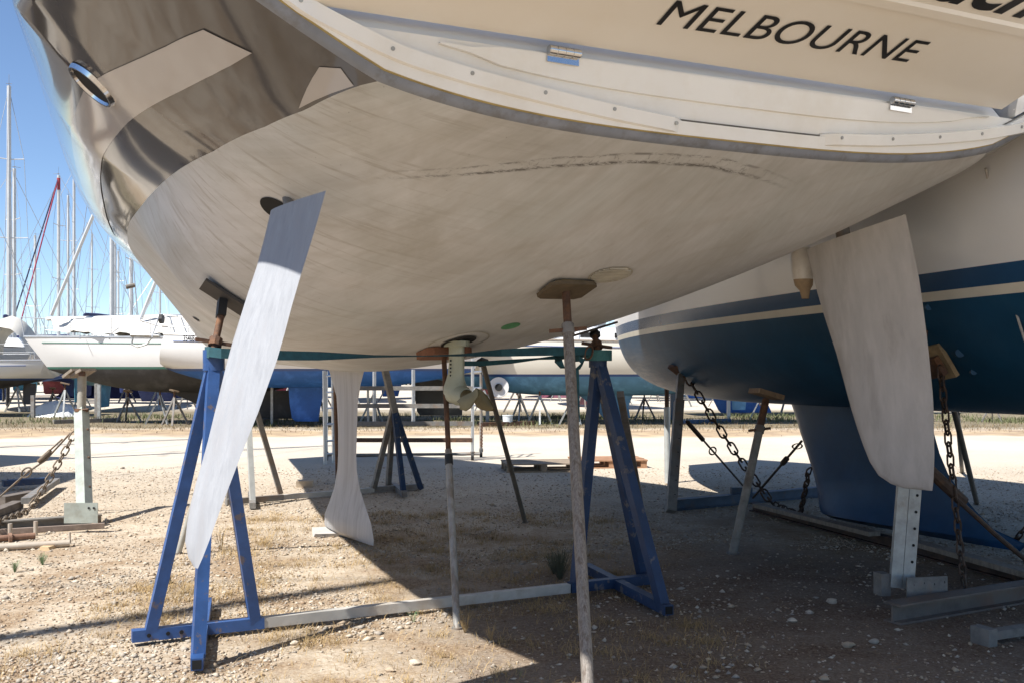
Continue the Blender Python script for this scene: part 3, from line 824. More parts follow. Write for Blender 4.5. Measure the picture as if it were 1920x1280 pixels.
def disc_on_hull(v, u, ra, rb, dz, name, m, parent, n=36, inner=0.0, side=None):
    vs = []; rings = [1, .66, .33] if not inner else [1, inner]
    def hz(vv, uu):
        return hull_z(vv, uu)
    for q in rings:
        for k in range(n):
            a = 6.283 * k / n; vv = v + ra * q * math.cos(a); uu = u + rb * q * math.sin(a); vs.append((vv, uu, hz(vv, uu) - dz))
    fs = [(j * n + k, j * n + (k + 1) % n, (j + 1) * n + (k + 1) % n, (j + 1) * n + k) for j in range(len(rings) - 1) for k in range(n)]
    if not inner: fs.append(tuple((len(rings) - 1) * n + k for k in range(n)))
    return MB().add(vs, fs).build(name, m, parent, local=True)
disc_on_hull(sv + .0, su - .03, .185, .30, .006, 'seal_ring', mat('seal_grey', (.38, .36, .30), .7, 0, .2, 9), yacht, inner=.955)
disc_on_hull(sv + .0, su - .03, .10, .19, .008, 'seal_opening', DARK, yacht)
MB().loft([oval(Aw(sv, su, z), .15, .07) for z in (1.80, 1.765)]).build('leg_collar', SDM, leg)
hubc = Aw(sv, su - .17, 1.365)
MB().tube([Aw(sv, su + .05, 1.445), Aw(sv, su - .10, 1.44), Aw(sv, su - .16, 1.435)], [.066, .066, .05], 18).build('gear_housing', SDM, leg)
for k in range(5):
    MB().tube([Aw(sv - .036, su - .0, 1.67 - k * .025), Aw(sv - .048, su + .0, 1.67 - k * .025)], .006, 8).build('water_inlet', DARK, leg)
prop = MB().tube([Aw(sv, su - .16, 1.435), Aw(sv, su - .24, 1.43), Aw(sv, su - .28, 1.43)], [.045, .034, .015], 16).build('propeller_hub', BRONZE, leg)
def prop_blade(pts_a, pts_b, name, m):
    """curved paddle between two edge curves"""
    n = len(pts_a); vs = []; th = .006
    for i in range(n):
        a, c = pts_a[i], pts_b[i]
        for j in range(5):
            t = j / 4; p = a.lerp(c, t); vs.append(p + Vector((.3, -.6, .5)) * (.022 * math.sin(math.pi * t) - .0))
    m_ = n * 5
    vs2 = [Vector(v) + Vector((.006, .012, -.004)) for v in vs]
    fs = [(i * 5 + j, i * 5 + j + 1, i * 5 + j + 6, i * 5 + j + 5) for i in range(n - 1) for j in range(4)]
    fs2 = [tuple(m_ + q for q in f[::-1]) for f in fs]
    edge = [i * 5 for i in range(n)] + [(n - 1) * 5 + j for j in range(1, 5)] + [i * 5 + 4 for i in range(n - 2, -1, -1)] + [j for j in range(3, 0, -1)]
    side = [(edge[k], edge[(k + 1) % len(edge)], m_ + edge[(k + 1) % len(edge)], m_ + edge[k]) for k in range(len(edge))]
    MB().add(vs + vs2, fs + fs2 + side).build(name, m, leg, angle=60)
Yp = 6.55
prop_blade([at(856, 752, Yp), at(864, 744, Yp - .02), at(876, 738, Yp - .04), at(886, 733, Yp - .06), at(892, 727, Yp - .08)],
           [at(862, 766, Yp), at(872, 769, Yp - .03), at(880, 764, Yp - .05), at(888, 753, Yp - .07), at(896, 742, Yp - .09)], 'propeller_blade', mat('blade_olive', (.19, .18, .115), .5, .2, .2, 8))
prop_blade([at(892, 726, Yp - .07), at(902, 730, Yp - .09), at(912, 740, Yp - .11), at(921, 754, Yp - .12), at(926, 767, Yp - .13)],
           [at(889, 752, Yp - .06), at(893, 762, Yp - .07), at(902, 767, Yp - .09), at(912, 769, Yp - .11), at(922, 769, Yp - .13)], 'propeller_blade', BRONZE)

for sd in (-1, 1): disc_on_hull(sd * 1.80, .70, .075, .10, .004, 'rudder_recess', DARK, yacht, 24)
# small hull fittings: grille, green tape, log skin fitting
gl = disc_on_hull(.10, .62, .135, .11, .005, 'drain_grille', mat('grille_grey', (.40, .37, .30), .7, 0, .2, 9), yacht, inner=.93)
for k in range(9):
    w_ = math.sqrt(max(0, 1 - ((k - 4) / 4.6) ** 2)) * .12
    cc = Vector((.10, .62 + (k - 4) * .021, 0)); zz = []
    vs = []
    for vv in (cc.x - w_, cc.x + w_):
        b_, zk, p = hull_par(cc.y); h_ = SHEER - (SHEER - zk) * (1 - min(abs(vv) / b_, .99) ** p) ** (1 / p) + HEEL * vv
        for uu, dz in ((cc.y - .006, .002), (cc.y - .006, .009), (cc.y + .006, .009), (cc.y + .006, .002)): vs.append((vv, uu, h_ - dz - (uu - cc.y) * .3))
    MB().add(vs, [(0, 1, 5, 4), (1, 2, 6, 5), (2, 3, 7, 6), (0, 1, 2, 3), (4, 7, 6, 5)]).build('grille_bar', MATS['grille_grey'], gl, local=True)
disc_on_hull(-.058, 1.56, .058, .085, .003, 'green_tape', mat('green_tape', (.10, .30, .14), .5, 0, .2, 12), yacht, 14)
MB().tube([Aw(-1.95, 4.9, 2.33), Aw(-2.02, 4.9, 2.31)], .02, 10).build('skin_fitting', GALVD, yacht)
disc_on_hull(-1.16, 6.5, .03, .12, .012, 'log_sensor', DARK, yacht)
# ------------------------------------------------------------------ blue stands under the yacht
def bolt_row(mb_parent, root, pts, nrm, r=.011, name='bolt_hole', m=None):
    for p in pts:
        MB().tube([Vector(p), Vector(p) + Vector(nrm) * .004], r, 8).build(name, m or DARK, mb_parent)
def hull_under(P):
    """height of the yacht's bottom above a ground position"""
    rel = Vector((P[0] - OX, P[1] - OY, 0)); return hull_z(rel.dot(LAT), rel.dot(AXU))
def hull_nrm(P):
    e = .05; z0 = hull_under(P)
    gx = (hull_under((P[0] + e, P[1])) - z0) / e; gy = (hull_under((P[0], P[1] + e)) - z0) / e
    return Vector((gx, gy, -1)).normalized()
def plate(c, nrm, a, b2, th, spin=0.0, chamfer=.0):
    n = Vector(nrm).normalized(); x = Vector((math.cos(spin), math.sin(spin), 0)); x = (x - n * x.dot(n)).normalized(); y = n.cross(x)
    if not chamfer: return MB().box(c, (a, b2, th), Matrix((x, y, n)).transposed())
    sec = []
    for s_ in (-.5, .5):
        sec.append([Vector(c) + x * px * a / 2 + y * py * b2 / 2 + n * th * s_ for px, py in ((-1, -1 + chamfer), (-1 + chamfer, -1), (1 - chamfer, -1), (1, -1 + chamfer), (1, 1 - chamfer), (1 - chamfer, 1), (-1 + chamfer, 1), (-1, 1 - chamfer))])
    return MB().loft(sec)

# left stand
def stand(label, apex, feet, cross, foot_tube, paint, pad_at, w=.075, extra=None, group='tripod stands propping the grey yacht', legw=None):
    t = thing('boat_stand', label, 'boat stand', (apex.x, apex.y, 0), 0, group)
    lw = legw or w
    for f_ in feet:
        d = (apex - f_).normalized()
        MB().bar(f_, apex - Vector((0, 0, .03)) + (f_ - apex) * .02, lw, lw, up=(0.46, -.89, 0)).build('leg', paint, t)
    cb = MB().bar(cross[0], cross[1], w * 1.02, w * 1.02).build('cross_tube', paint, t)
    ft_ = MB().bar(foot_tube[0], foot_tube[1], w * .98, w * .98).build('foot_tube', paint, t)
    d = (foot_tube[0] - foot_tube[1]).normalized()
    MB().box(foot_tube[0] + d * .002, (w * .72, .006, w * .72), Matrix.Rotation(math.atan2(d.y, d.x) - math.pi / 2, 3, 'Z')).build('tube_end', DARK, ft_)
    MB().tube([apex - Vector((0, 0, .10)), apex + Vector((0, 0, .02))], w * .95, 14).build('collar', paint, t)
    if pad_at is not None:
        ap2 = apex + Vector((0, 0, .02)); top = Vector(pad_at); n = hull_nrm(top)
        pc_ = Vector((top.x, top.y, hull_under(top))) + n * .012
        ax = (pc_ - ap2); L_ = ax.length; ax.normalize()
        rod = MB().tube([ap2 - ax * .05, ap2 + ax * (L_ * .62)], .021, 12).build('screw_rod', RUST, t)
        hz_ = ap2 + ax * .05
        MB().bar(hz_ - LAT * .12 + ax * .02, hz_ + LAT * .12 - ax * .02, .022, .022).build('wing_handle', RUST, rod)
        MB().tube([hz_ - ax * .025, hz_ + ax * .025], .04, 10).build('wing_nut', RUST, rod)
        MB().bar(ap2 + ax * (L_ * .62), pc_ + n * .03, .05, .06, up=AXU).build('swivel_block', BLACK, t)
        plate(pc_ + n * .008, n, .30, .20, .016, math.atan2(LAT.y, LAT.x)).build('hull_pad', mat('pad_dark', (.05, .045, .042), .8, 0, .2), t)
    return t, cb, ft_
apL = at(401, 662, 5.98)
cL0, cL1 = gp(247, 1191, .06), gp(494, 1165, .06)
fL0 = gp(369, 1245, .055); fL1 = gp(388, 1128, .055)
mid = (cL0 + cL1) / 2
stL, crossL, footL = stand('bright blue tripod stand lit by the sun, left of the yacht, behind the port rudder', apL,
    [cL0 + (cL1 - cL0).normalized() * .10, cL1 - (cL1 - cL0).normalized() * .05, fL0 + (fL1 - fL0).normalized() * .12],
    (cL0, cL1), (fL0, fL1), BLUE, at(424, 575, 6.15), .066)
# one leg carries on towards the back as a brace, adjustment holes along the cross tube
dL = (cL1 - cL0).normalized(); nL = Vector((dL.y, -dL.x, 0))
for i, k in enumerate((.12, .26, .36, .50)):
    p = cL0 + dL * ((cL1 - cL0).length * k) + nL * .034
    MB().tube([p, p + nL * .004], .012, 10).build('bolt_hole' if i < 3 else 'bolt', DARK if i < 3 else CHROME, crossL)
apR = at(1121, 662, 7.2)
cR0, cR1 = gp(1068, 1100, .06), gp(1236, 1082, .06)
fR0 = gp(1254, 1143, .055); fR1 = gp(1098, 1062, .055)
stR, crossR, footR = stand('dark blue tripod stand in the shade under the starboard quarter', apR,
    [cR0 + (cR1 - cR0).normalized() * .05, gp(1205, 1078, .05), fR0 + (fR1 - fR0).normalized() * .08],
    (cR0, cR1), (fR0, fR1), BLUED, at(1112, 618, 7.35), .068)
g_ = MB().bar(at(1163, 738, 7.3), gp(1213, 1005, .02), .05, .05, up=(1, 0, 0)).build('brace', GALVD, stR)
# galvanised spreader between the two stands
tag(MB().bar(cL1 + dL * -.03, gp(1066, 1101, .06), .06, .062).build('spreader_tube', mat('zinc_tube', (.46, .44, .40), .6, .2, .12, 7, .08, 40, (.34, .27, .2), .5, 4)),
    'long pale square tube on the ground joining the left and right blue stands', 'steel tube')
# forward pair of stands
apL2 = at(455, 700, 12.6)
def small_stand(label, apex, feet, paints, cross, foot, toprod=None):
    t = thing('boat_stand', label, 'boat stand', (apex.x, apex.y, 0), 0, 'tripod stands propping the grey yacht')
    for f_, m in zip(feet, paints): MB().bar(f_, apex, .06, .06, up=(.46, -.89, 0)).build('leg', m, t)
    MB().bar(cross[0], cross[1], .07).build('cross_tube', GALVD, t)
    MB().bar(foot[0], foot[1], .068).build('foot_tube', GALVD, t)
    if toprod: 
        MB().bar(apex - (toprod - apex) * .15, toprod, .075, .075, up=(.46, -.89, 0)).build('upper_tube', GALVD, t)
    return t
small_stand('small grey and blue tripod stand behind the keel', at(738, 762, 12.6),
            [gp(700, 918, .04), gp(728, 912, .04), gp(757, 924, .04), gp(789, 914, .04)], [GALVD, GALVD, BLUED, BLUED],
            (gp(694, 917, .05), gp(793, 910, .05)), (gp(759, 926, .05), gp(738, 908, .05)), at(722, 693, 12.55))
small_stand('grey tripod stand far under the bow, seen behind the blade of the port rudder', at(462, 705, 12.4),
            [gp(474, 943, .04), gp(526, 924, .04), gp(428, 938, .04)], [mat('zinc_pale', (.48, .49, .47), .5, .4, .12, 8), GALVD, GALVD],
            (gp(424, 940, .05), gp(530, 931, .05)), (gp(474, 947, .05), gp(470, 925, .05)))
tag(MB().bar(gp(528, 931, .05), gp(700, 917, .05), .06).build('spreader_tube', MATS['zinc_tube']),
    'pale square tube on the ground between the keel and the far grey stand', 'steel tube')

# ------------------------------------------------------------------ single props
def prop(label, base, top, r, m_low, cut=.7, m_up=None, r_up=None, pad=None, wing=None, group='steel props under the grey yacht'):
    t = thing('steel_prop', label, 'prop', (base.x, base.y, 0), 0, group)
    c = base.lerp(top, cut)
    MB().tube([base, c], r, 16).build('outer_tube', m_low, t)
    if m_up is not None: MB().tube([base.lerp(top, cut - .05), top], r_up or r * .75, 14).build('inner_tube', m_up, t)
    if wing:
        w = base.lerp(top, wing); d = (top - base).normalized()
        MB().tube([w - d * .035, w + d * .03], r * 1.18, 14).build('collar', GALVD, t)
        MB().bar(w - Vector((.105, .03, .012)), w + Vector((.105, .03, .006)), .026, .022).build('wing_handle', RUST, t)
    MB().tube([base - Vector((0, 0, .0)), base + Vector((0, 0, .012))], r * 1.5, 14).build('foot_plate', GALVD, t)
    if pad:
        P = Vector((top.x, top.y, 0)); n = hull_nrm(P); zc = hull_under(P)
        for i, (a, b2, th, m, off) in enumerate(pad):
            pp = Vector((top.x, top.y, zc)) + n * off
            plate(pp, n, a, b2, th, math.atan2(LAT.y, LAT.x) + .1 * i, .25).build('wooden_pad' if i == 0 else 'pad_plate', m, t)
    return t
tp = at(1061, 545, 5.85); bs = gp(1105, 1327, 0)
prop('nearest prop, a grooved grey steel tube with rusty screw and square wooden pad', bs, tp, .031, mat('grooved_zinc', (.235, .21, .185), .65, .3, .35, 16, .35, 40, (.12, .085, .06), .7, 6, stretch=(9, 9, .35)), .885, RUST, .024,
     [(.30, .24, .022, mat('pad_plywood', (.10, .075, .045), .85, 0, .25, 12), .03), (.24, .20, .014, mat('pad_edge', (.14, .10, .045), .8, 0, .25, 12), .012)], .89)
tp = at(832, 660, 7.12); bs = gp(857, 1178, 0)
t2 = prop('prop with rusty upper half and red wooden pad beside the propeller leg', bs, tp, .023, mat('prop_grey_tube', (.28, .27, .25), .6, .3, .22, 12, .15, 50, (.17, .12, .08), .6, 5, stretch=(3, 3, .6)), .62, RUST, .018, [(.34, .26, .05, WOODR, .03)], None)
MB().tube([bs.lerp(tp, .565), bs.lerp(tp, .60)], .028, 14).build('black_tape', BLACK, t2)
prop('thin leaning prop in the middle under the hull, black knot on top', gp(985, 979, 0), at(906, 683, 9.5), .024, mat('prop_dark_tube', (.15, .13, .105), .7, .2, .25, 10, .1, 50), 1.0)
k_ = at(905, 683, 9.46)
MB().tube([k_ - Vector((.04, 0, .01)), k_ + Vector((.06, 0, .015))], .035, 10)
prop('thin grey prop standing just behind the left blue stand', gp(334, 1037, 0), at(446, 668, 8.6), .026, mat('prop_pale_tube', (.38, .37, .33), .6, .25, .15, 12, .1, 50, (.25, .2, .15), .5, 5), 1.0)
prop('dark rusty prop hidden just left of the keel', gp(634, 905, 0), at(629, 700, 13.2), .035, RUST, 1.0)

# ------------------------------------------------------------------ teal webbing straps round the hull
def ribbon(pts, wid, name, m, label=None, cat=None, parent=None, th=.004, group=None):
    """pts: (point, width direction)"""
    vs = []
    for p, d in pts:
        p, d = Vector(p), Vector(d).normalized() * wid / 2
        n = Vector((0, 1, 0)) * th / 2
        vs += [p - d - n, p + d - n, p + d + n, p - d + n]
    fs = [(i * 4 + j, i * 4 + (j + 1) % 4, i * 4 + 4 + (j + 1) % 4, i * 4 + 4 + j) for i in range(len(pts) - 1) for j in range(4)]
    fs += [(0, 1, 2, 3), tuple((len(pts) - 1) * 4 + k for k in (3, 2, 1, 0))]
    o = MB().add(vs, fs).build(name, m, parent)
    if label: tag(o, label, cat, group)
    return o
Z = (0, 0, 1)
st = thing('webbing_strap', 'teal webbing strap stretched under the hull between the two blue stands', 'strap', (0, 6.5, 0), 0, 'teal straps holding the stands')
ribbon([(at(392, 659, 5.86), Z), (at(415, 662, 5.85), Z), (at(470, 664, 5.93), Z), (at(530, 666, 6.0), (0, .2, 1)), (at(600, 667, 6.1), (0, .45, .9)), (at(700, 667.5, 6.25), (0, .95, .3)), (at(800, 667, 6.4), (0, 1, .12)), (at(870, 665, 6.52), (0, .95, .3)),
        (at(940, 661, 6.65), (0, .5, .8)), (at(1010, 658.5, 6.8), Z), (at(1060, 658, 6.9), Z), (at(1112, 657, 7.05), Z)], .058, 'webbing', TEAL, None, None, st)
ribbon([(at(392, 660, 5.86), Z), (at(384, 660, 5.98), Z), (at(398, 659, 6.1), Z)], .065, 'loop', TEAL, None, None, st)
for k in range(1):
    vs, fs = [], []
    m_ = MB(); q = [apR + Vector((math.cos(a) * .10, math.sin(a) * .10, -.015)) for a in np.linspace(0, 6.283, 14)]
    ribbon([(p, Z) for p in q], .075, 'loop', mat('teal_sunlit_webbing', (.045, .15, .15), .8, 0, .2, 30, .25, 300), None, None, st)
MB().add(*ring(at(1104, 661, 7.02), Vector((.3, 0, .95)), Vector((.9, .3, -.3)).normalized(), Vector((.2, -1, 0)).normalized(), .055, .035, .014, .012, 14)).build('buckle', RUST, st)
st = thing('webbing_strap', 'lower dark teal strap with a loose hank and hanging tail by the right blue stand', 'strap', (.3, 7.2, 0), 0, 'teal straps holding the stands')
ribbon([(at(862, 681, 7.3), Z), (at(905, 681, 7.35), Z), (at(960, 677, 7.3), (0, .5, .9)), (at(1010, 672, 7.2), (0, .9, .4)), (at(1050, 669, 7.15), (0, .4, .9)), (at(1085, 667, 7.1), Z), (at(1104, 663, 7.05), Z)], .036, 'webbing', TEAL, None, None, st)
ribbon([(at(1048, 668, 7.1), (1, 0, 0)), (at(1047, 677, 7.05), (1, 0, .2)), (at(1052, 686, 7.06), (1, 0, -.3)), (at(1058, 690, 7.1), (1, 0, 0))], .055, 'hank', TEAL, None, None, st)
ribbon([(at(1075, 673, 7.08), (.3, 0, 1)), (at(1086, 672, 7.02), (0, 0, 1)), (at(1093, 677, 7.03), (.8, 0, .8)), (at(1087, 686, 7.07), (1, 0, .3)), (at(1082, 692, 7.1), (1, 0, 0))], .04, 'hank', TEAL, None, None, st)
ribbon([(at(1082, 690, 7.1), (1, 0, 0)), (at(1083, 740, 7.1), (1, 0, 0)), (at(1084, 790, 7.1), (1, .1, 0))], .026, 'tail', TEAL, None, None, st)
tag(MB().tube([at(897, 681, 9.42), at(905, 678, 9.40), at(915, 677, 9.42)], [.035, .045, .02], 10).build('rope_knot', BLACK), 'black knot of cloth tied round the top of the thin leaning prop', 'knot')

# ------------------------------------------------------------------ navy and white yacht on the right
BTH = 0.3023; BX, BY = 3.6581, 10.2621
BU = Vector((-math.sin(BTH), math.cos(BTH), 0)); BL = Vector((math.cos(BTH), math.sin(BTH), 0))
def Bw(v, u, z): return Vector((BX, BY, 0)) + BU * u + BL * v + Vector((0, 0, z))
BS = 4.2718
def b_par(u):
    uu = min(max(u, -8.5), 6.39); x = (uu + 5) / 11.3904
    b_ = 2.1621 * (1 - max(x, 0) ** 3.4346)
    if uu < -5: b_ *= 1 - .25 * ((-5 - uu) / 3.5) ** 2
    zk = 1.2384 + .8408 * max(uu / 6.3904, 0) ** 3.6714
    if uu < -3: zk += .05 * (-3 - uu) ** 1.6
    p = min(max(2.89 + .7051 * x, 1.6), 5)
    return max(b_, .012), zk, p
def b_sec(u, h, side):
    b_, zk, p = b_par(u); z = BS - (BS - zk) * h; v = b_ * max(0, 1 - h ** p) ** (1 / p)
    if z > 2.55: v *= 1 - .10 * min((z - 2.55) / 1.0, 1)      # tumblehome above the sheer stripe
    return side * v, u, z - .0067 * u
navy_yacht = thing('sailing_yacht', 'white yacht with navy bottom and blue stripes, standing ashore on the right', 'yacht', (BX, BY, 0), BTH)
# stripe heights along the hull (boat axes), each a paint line
def zb_line(z0): return lambda u: z0 + .075 * max(0, (u - 3.2) / 3.2) ** 2
lines = [('hull_bottom', None, zb_line(2.045)), ('boot_top_line', zb_line(2.045), zb_line(2.105)), ('blue_stripe', zb_line(2.105), zb_line(2.225)), ('topside', zb_line(2.225), None)]
def navy_mat():
    m = mat('navy_antifoul', (.009, .056, .118), .45, 0, .25, 1.2, .06, 25, (.03, .085, .15), .4, .8, spec=.22)
    # chalky scuffed patches towards the bow
    t = m.node_tree; N = t.nodes; L = t.links; b = N['Principled BSDF']
    old = b.inputs['Base Color'].links[0].from_socket
    tc = N.new('ShaderNodeTexCoord'); sp = N.new('ShaderNodeSeparateXYZ'); L.new(tc.outputs['Object'], sp.inputs[0])
    mp = N.new('ShaderNodeMapping'); mp.inputs['Scale'].default_value = (1.2, .5, 7); L.new(tc.outputs['Object'], mp.inputs[0])
    n = N.new('ShaderNodeTexNoise'); n.inputs['Scale'].default_value = 2.2; n.inputs['Detail'].default_value = 8; n.inputs['Roughness'].default_value = .7; L.new(mp.outputs[0], n.inputs['Vector'])
    r = N.new('ShaderNodeMapRange'); r.inputs[1].default_value = .46; r.inputs[2].default_value = .66; L.new(n.outputs[0], r.inputs[0])
    r2 = N.new('ShaderNodeMapRange'); r2.inputs[1].default_value = 1.0; r2.inputs[2].default_value = 5.0; L.new(sp.outputs[1], r2.inputs[0])
    r3 = N.new('ShaderNodeMapRange'); r3.inputs[1].default_value = 1.95; r3.inputs[2].default_value = 1.4; r3.inputs[3].default_value = .1; L.new(sp.outputs[2], r3.inputs[0])
    m1_ = N.new('ShaderNodeMath'); m1_.operation = 'MULTIPLY'; L.new(r.outputs[0], m1_.inputs[0]); L.new(r2.outputs[0], m1_.inputs[1])
    m2_ = N.new('ShaderNodeMath'); m2_.operation = 'MULTIPLY'; L.new(m1_.outputs[0], m2_.inputs[0]); L.new(r3.outputs[0], m2_.inputs[1])
    mx = N.new('ShaderNodeMixRGB'); L.new(m2_.outputs[0], mx.inputs[0]); L.new(old, mx.inputs[1]); mx.inputs[2].default_value = (.34, .32, .30, 1)
    L.new(mx.outputs[0], b.inputs['Base Color'])
    return m
NAVY = navy_mat()
bm_ = {'hull_bottom': NAVY, 'boot_top_line': mat('boot_cream', (.66, .62, .52), .3, 0, .05), 'blue_stripe': mat('stripe_blue', (.016, .065, .15), .25, 0, .08), 'topside': mat('navy_yacht_topside', (.74, .735, .72), .3, 0, .04, 1.0, coat=.2)}
BUS = np.concatenate([np.arange(-8.5, -3, .4), np.arange(-3, 4.5, .25), np.arange(4.5, 6.4, .08)])
for nm, lo_, hi_ in lines:
    for side in (-1, 1):
        vs = []; K = 16 if nm in ('hull_bottom', 'topside') else 2
        for u in BUS:
            b_, zk, p = b_par(u); u = float(u)
            h0 = 1.0 if lo_ is None else min(1, (BS - lo_(u)) / (BS - zk)); h1 = 0.0 if hi_ is None else min(1, (BS - hi_(u)) / (BS - zk))
            f0, f1 = math.acos(min(1, h0) ** (p / 2)), math.acos(min(1, h1) ** (p / 2))
            vs += [b_sec(u, max(0, math.cos(f0 + (f1 - f0) * k / K)) ** (2 / p), side) for k in range(K + 1)]
        fs = [(i * (K + 1) + k, i * (K + 1) + k + 1, (i + 1) * (K + 1) + k + 1, (i + 1) * (K + 1) + k) for i in range(len(BUS) - 1) for k in range(K)]
        MB().add(vs, fs).build(nm, bm_[nm], navy_yacht, angle=60, local=True)
vs = []
for u in BUS:
    a, c = b_sec(u, 0, -1), b_sec(u, 0, 1); vs += [a, c]
MB().add(vs, [(2 * i, 2 * i + 1, 2 * i + 3, 2 * i + 2) for i in range(len(BUS) - 1)]).build('deck', WHITE, navy_yacht, local=True)
# navy sheer stripe
vs = []
ub = np.arange(-8.5, 6.0, .25)
for u in ub:
    zk = b_par(u)[1]
    for z in (3.08 + .012 * u, 3.02 + .012 * u):
        q = Vector(b_sec(u, (BS - z) / (BS - zk), -1)); vs.append(q + Vector((-.004, 0, 0)))
MB().add(vs, [(2 * i, 2 * i + 1, 2 * i + 3, 2 * i + 2) for i in range(len(ub) - 1)]).build('sheer_stripe', bm_['blue_stripe'], navy_yacht, local=True)
# swept keel with bulb
def bk(px, py):
    # point on the centre plane v = -.03
    k = (px - 960) / FPX; n0, n1 = math.cos(BTH), math.sin(BTH)
    Y = (-.03 + BX * n0 + BY * n1) / (k * n0 + n1); return Vector((k * Y, Y, EYE - (py - HOR) / FPX * Y))
leB = [bk(1484, 752), bk(1492, 775), bk(1502, 810), bk(1515, 850), bk(1527, 890), bk(1535, 925), bk(1540, 945), bk(1545, 958), bk(1556, 968)]
teB = [bk(1740, 770), bk(1748, 800), bk(1762, 850), bk(1778, 888), bk(1800, 920), bk(1828, 955), bk(1862, 990), bk(1925, 1020), bk(1912, 1033)]
tb = [1, .95, .9, .85, .8, .9, 1.5, 1.6, .7]
rowsB = []
for a, c, t_ in zip(leB, teB, tb):
    rowsB.append((a, c, t_))
LAT_keep = LAT; LAT = BL
kb = blade(rowsB, .085, navy_yacht, 'keel', mat('keel_blue', (.010, .056, .14), .42, 0, .2, 2, .06, 25, (.03, .08, .15), .4, 1.5, spec=.25), 26)
LAT = LAT_keep
# small fittings on the navy bottom
def b_hit(px, py):
    """point of the navy yacht's hull along a bearing"""
    for Y in np.arange(4.5, 24, .01):
        P = at(px, py, Y); rel = P - Vector((BX, BY, 0)); u, v = rel.dot(BU), rel.dot(BL)
        if u > 6.38 or u < -8: continue
        b_, zk, p = b_par(u); z = P.z + .0067 * u; h = max(0, (BS - z) / (BS - zk))
        w = v / (1 - .10 * min(max(z - 2.55, 0), 1)) if z > 2.55 else v
        if (abs(w) / b_) ** p + h ** p <= 1: return P
    return at(px, py, 9)
for px, py, r_ in ((1742, 576, .022), (1800, 661, .03), (1826, 696, .022)):
    P = b_hit(px, py)
    MB().tube([P + Vector((.0, .02, 0)), P + Vector((-.006, -.014, 0))], r_, 14).build('skin_fitting', NAVY, navy_yacht)

# ------------------------------------------------------------------ chains
def link_mesh(L_, r):
    vs, fs = [], []; n = 10; w = L_ * .30
    path = []
    for k in range(n):
        a = 2 * math.pi * k / n; x, y = math.cos(a) * w, math.sin(a) * w
        y += (L_ * .5 - w) * (1 if math.sin(a) > 0 else -1); path.append(Vector((x, y, 0)))
    q = MB()
    for k in range(n):
        d = (path[(k + 1) % n] - path[k - 1]).normalized(); o_ = Vector((d.y, -d.x, 0))
        for j in range(4):
            b2 = 2 * math.pi * j / 4; q.v.append(tuple(path[k] + o_ * math.cos(b2) * r + Vector((0, 0, 1)) * math.sin(b2) * r))
    for k in range(n):
        for j in range(4):
            q.f.append((k * 4 + j, ((k + 1) % n) * 4 + j, ((k + 1) % n) * 4 + (j + 1) % 4, k * 4 + (j + 1) % 4))
    me = bpy.data.meshes.new('chain_link'); me.from_pydata(q.v, [], q.f); me.shade_smooth(); return me
def chain(label, p0, p1, sag=.03, L_=.075, r=.007, m=RUST, group='chains of the boat stands', cat='chain'):
    p0, p1 = Vector(p0), Vector(p1)
    t = thing('chain', label, cat, tuple(p0), 0, group); me = link_mesh(L_, r); me.materials.append(m)
    D = (p1 - p0).length; n = max(2, int(D / (L_ * .72)))
    for i in range(n):
        f = (i + .5) / n; a = p0.lerp(p1, f) - Vector((0, 0, 4 * sag * f * (1 - f)))
        f2 = f + .01; b2 = p0.lerp(p1, f2) - Vector((0, 0, 4 * sag * f2 * (1 - f2)))
        d = (b2 - a).normalized(); s_ = d.cross(Vector((0, 1, .2))).normalized(); q = s_.cross(d)
        if i % 2: s_, q = q, -s_
        else: s_, q = (s_ + q * .5).normalized(), (q - s_ * .5).normalized()
        o = bpy.data.objects.new('link', me); COL.objects.link(o); o.parent = t
        M = Matrix((s_, d, q)).transposed().to_4x4(); M.translation = a - p0
        o.matrix_local = M
    return t
CH = mat('rusty_chain', (.07, .05, .04), .7, .4, .3, 20, .2, 60, (.14, .07, .03), .5, 9)

# ------------------------------------------------------------------ right hand cradle: posts, beams, pads
def holes(parent, p0, p1, n, nrm, r=.009):
    for k in range(n):
        p = Vector(p0).lerp(Vector(p1), k / (n - 1)); MB().tube([p, p + Vector(nrm) * .003], r, 8).build('bolt_hole', DARK, parent)
BASEY = 6.83
p_lo = gp(1693, 1138, 0) + Vector((0, 0, .13)); p_hi = at(1724, 700, 6.98)
post = thing('cradle_post', 'grey galvanised post with a row of bolt holes below the starboard rudder', 'cradle post', (p_lo.x, p_lo.y, 0), 0, 'posts of the navy yacht cradle')
dd = (p_hi - p_lo).normalized(); sx = Vector((1, .12, 0)); sx = (sx - dd * sx.dot(dd)).normalized(); sy = dd.cross(sx)
if sy.y > 0: sy = -sy
def uchan(a, b2, w, dpt, th, face):
    """U channel: web and two flanges"""
    q = MB(); d = (b2 - a).normalized(); x = face[0]; y = face[1]; rot = Matrix((x, d, y)).transposed()
    q.box((a + b2) / 2, (w, (b2 - a).length, th), rot)
    for s_ in (-1, 1): q.box((a + b2) / 2 + x * s_ * (w / 2 - th / 2) - y * (dpt / 2 + th / 2 + .001), (th, (b2 - a).length, dpt), rot)
    return q
uchan(p_lo + sx * .035, p_hi + sx * .035, .085, .07, .008, (sx, sy)).build('channel', GALV, post)
uchan(p_lo - sx * .050, p_hi - sx * .050, .080, .07, .008, (sx, (sy * .8 - sx * .25).normalized())).build('channel', GALV, post)
holes(post, p_lo + sx * .048 + dd * .07 + sy * .005, p_lo + sx * .048 + dd * .86 + sy * .005, 8, sy, .010)
br = MB().box(p_lo + Vector((.13, -.08, .02)), (.30, .012, .15), Matrix.Rotation(.20, 3, 'Z')).build('bracket', GALVD, post)
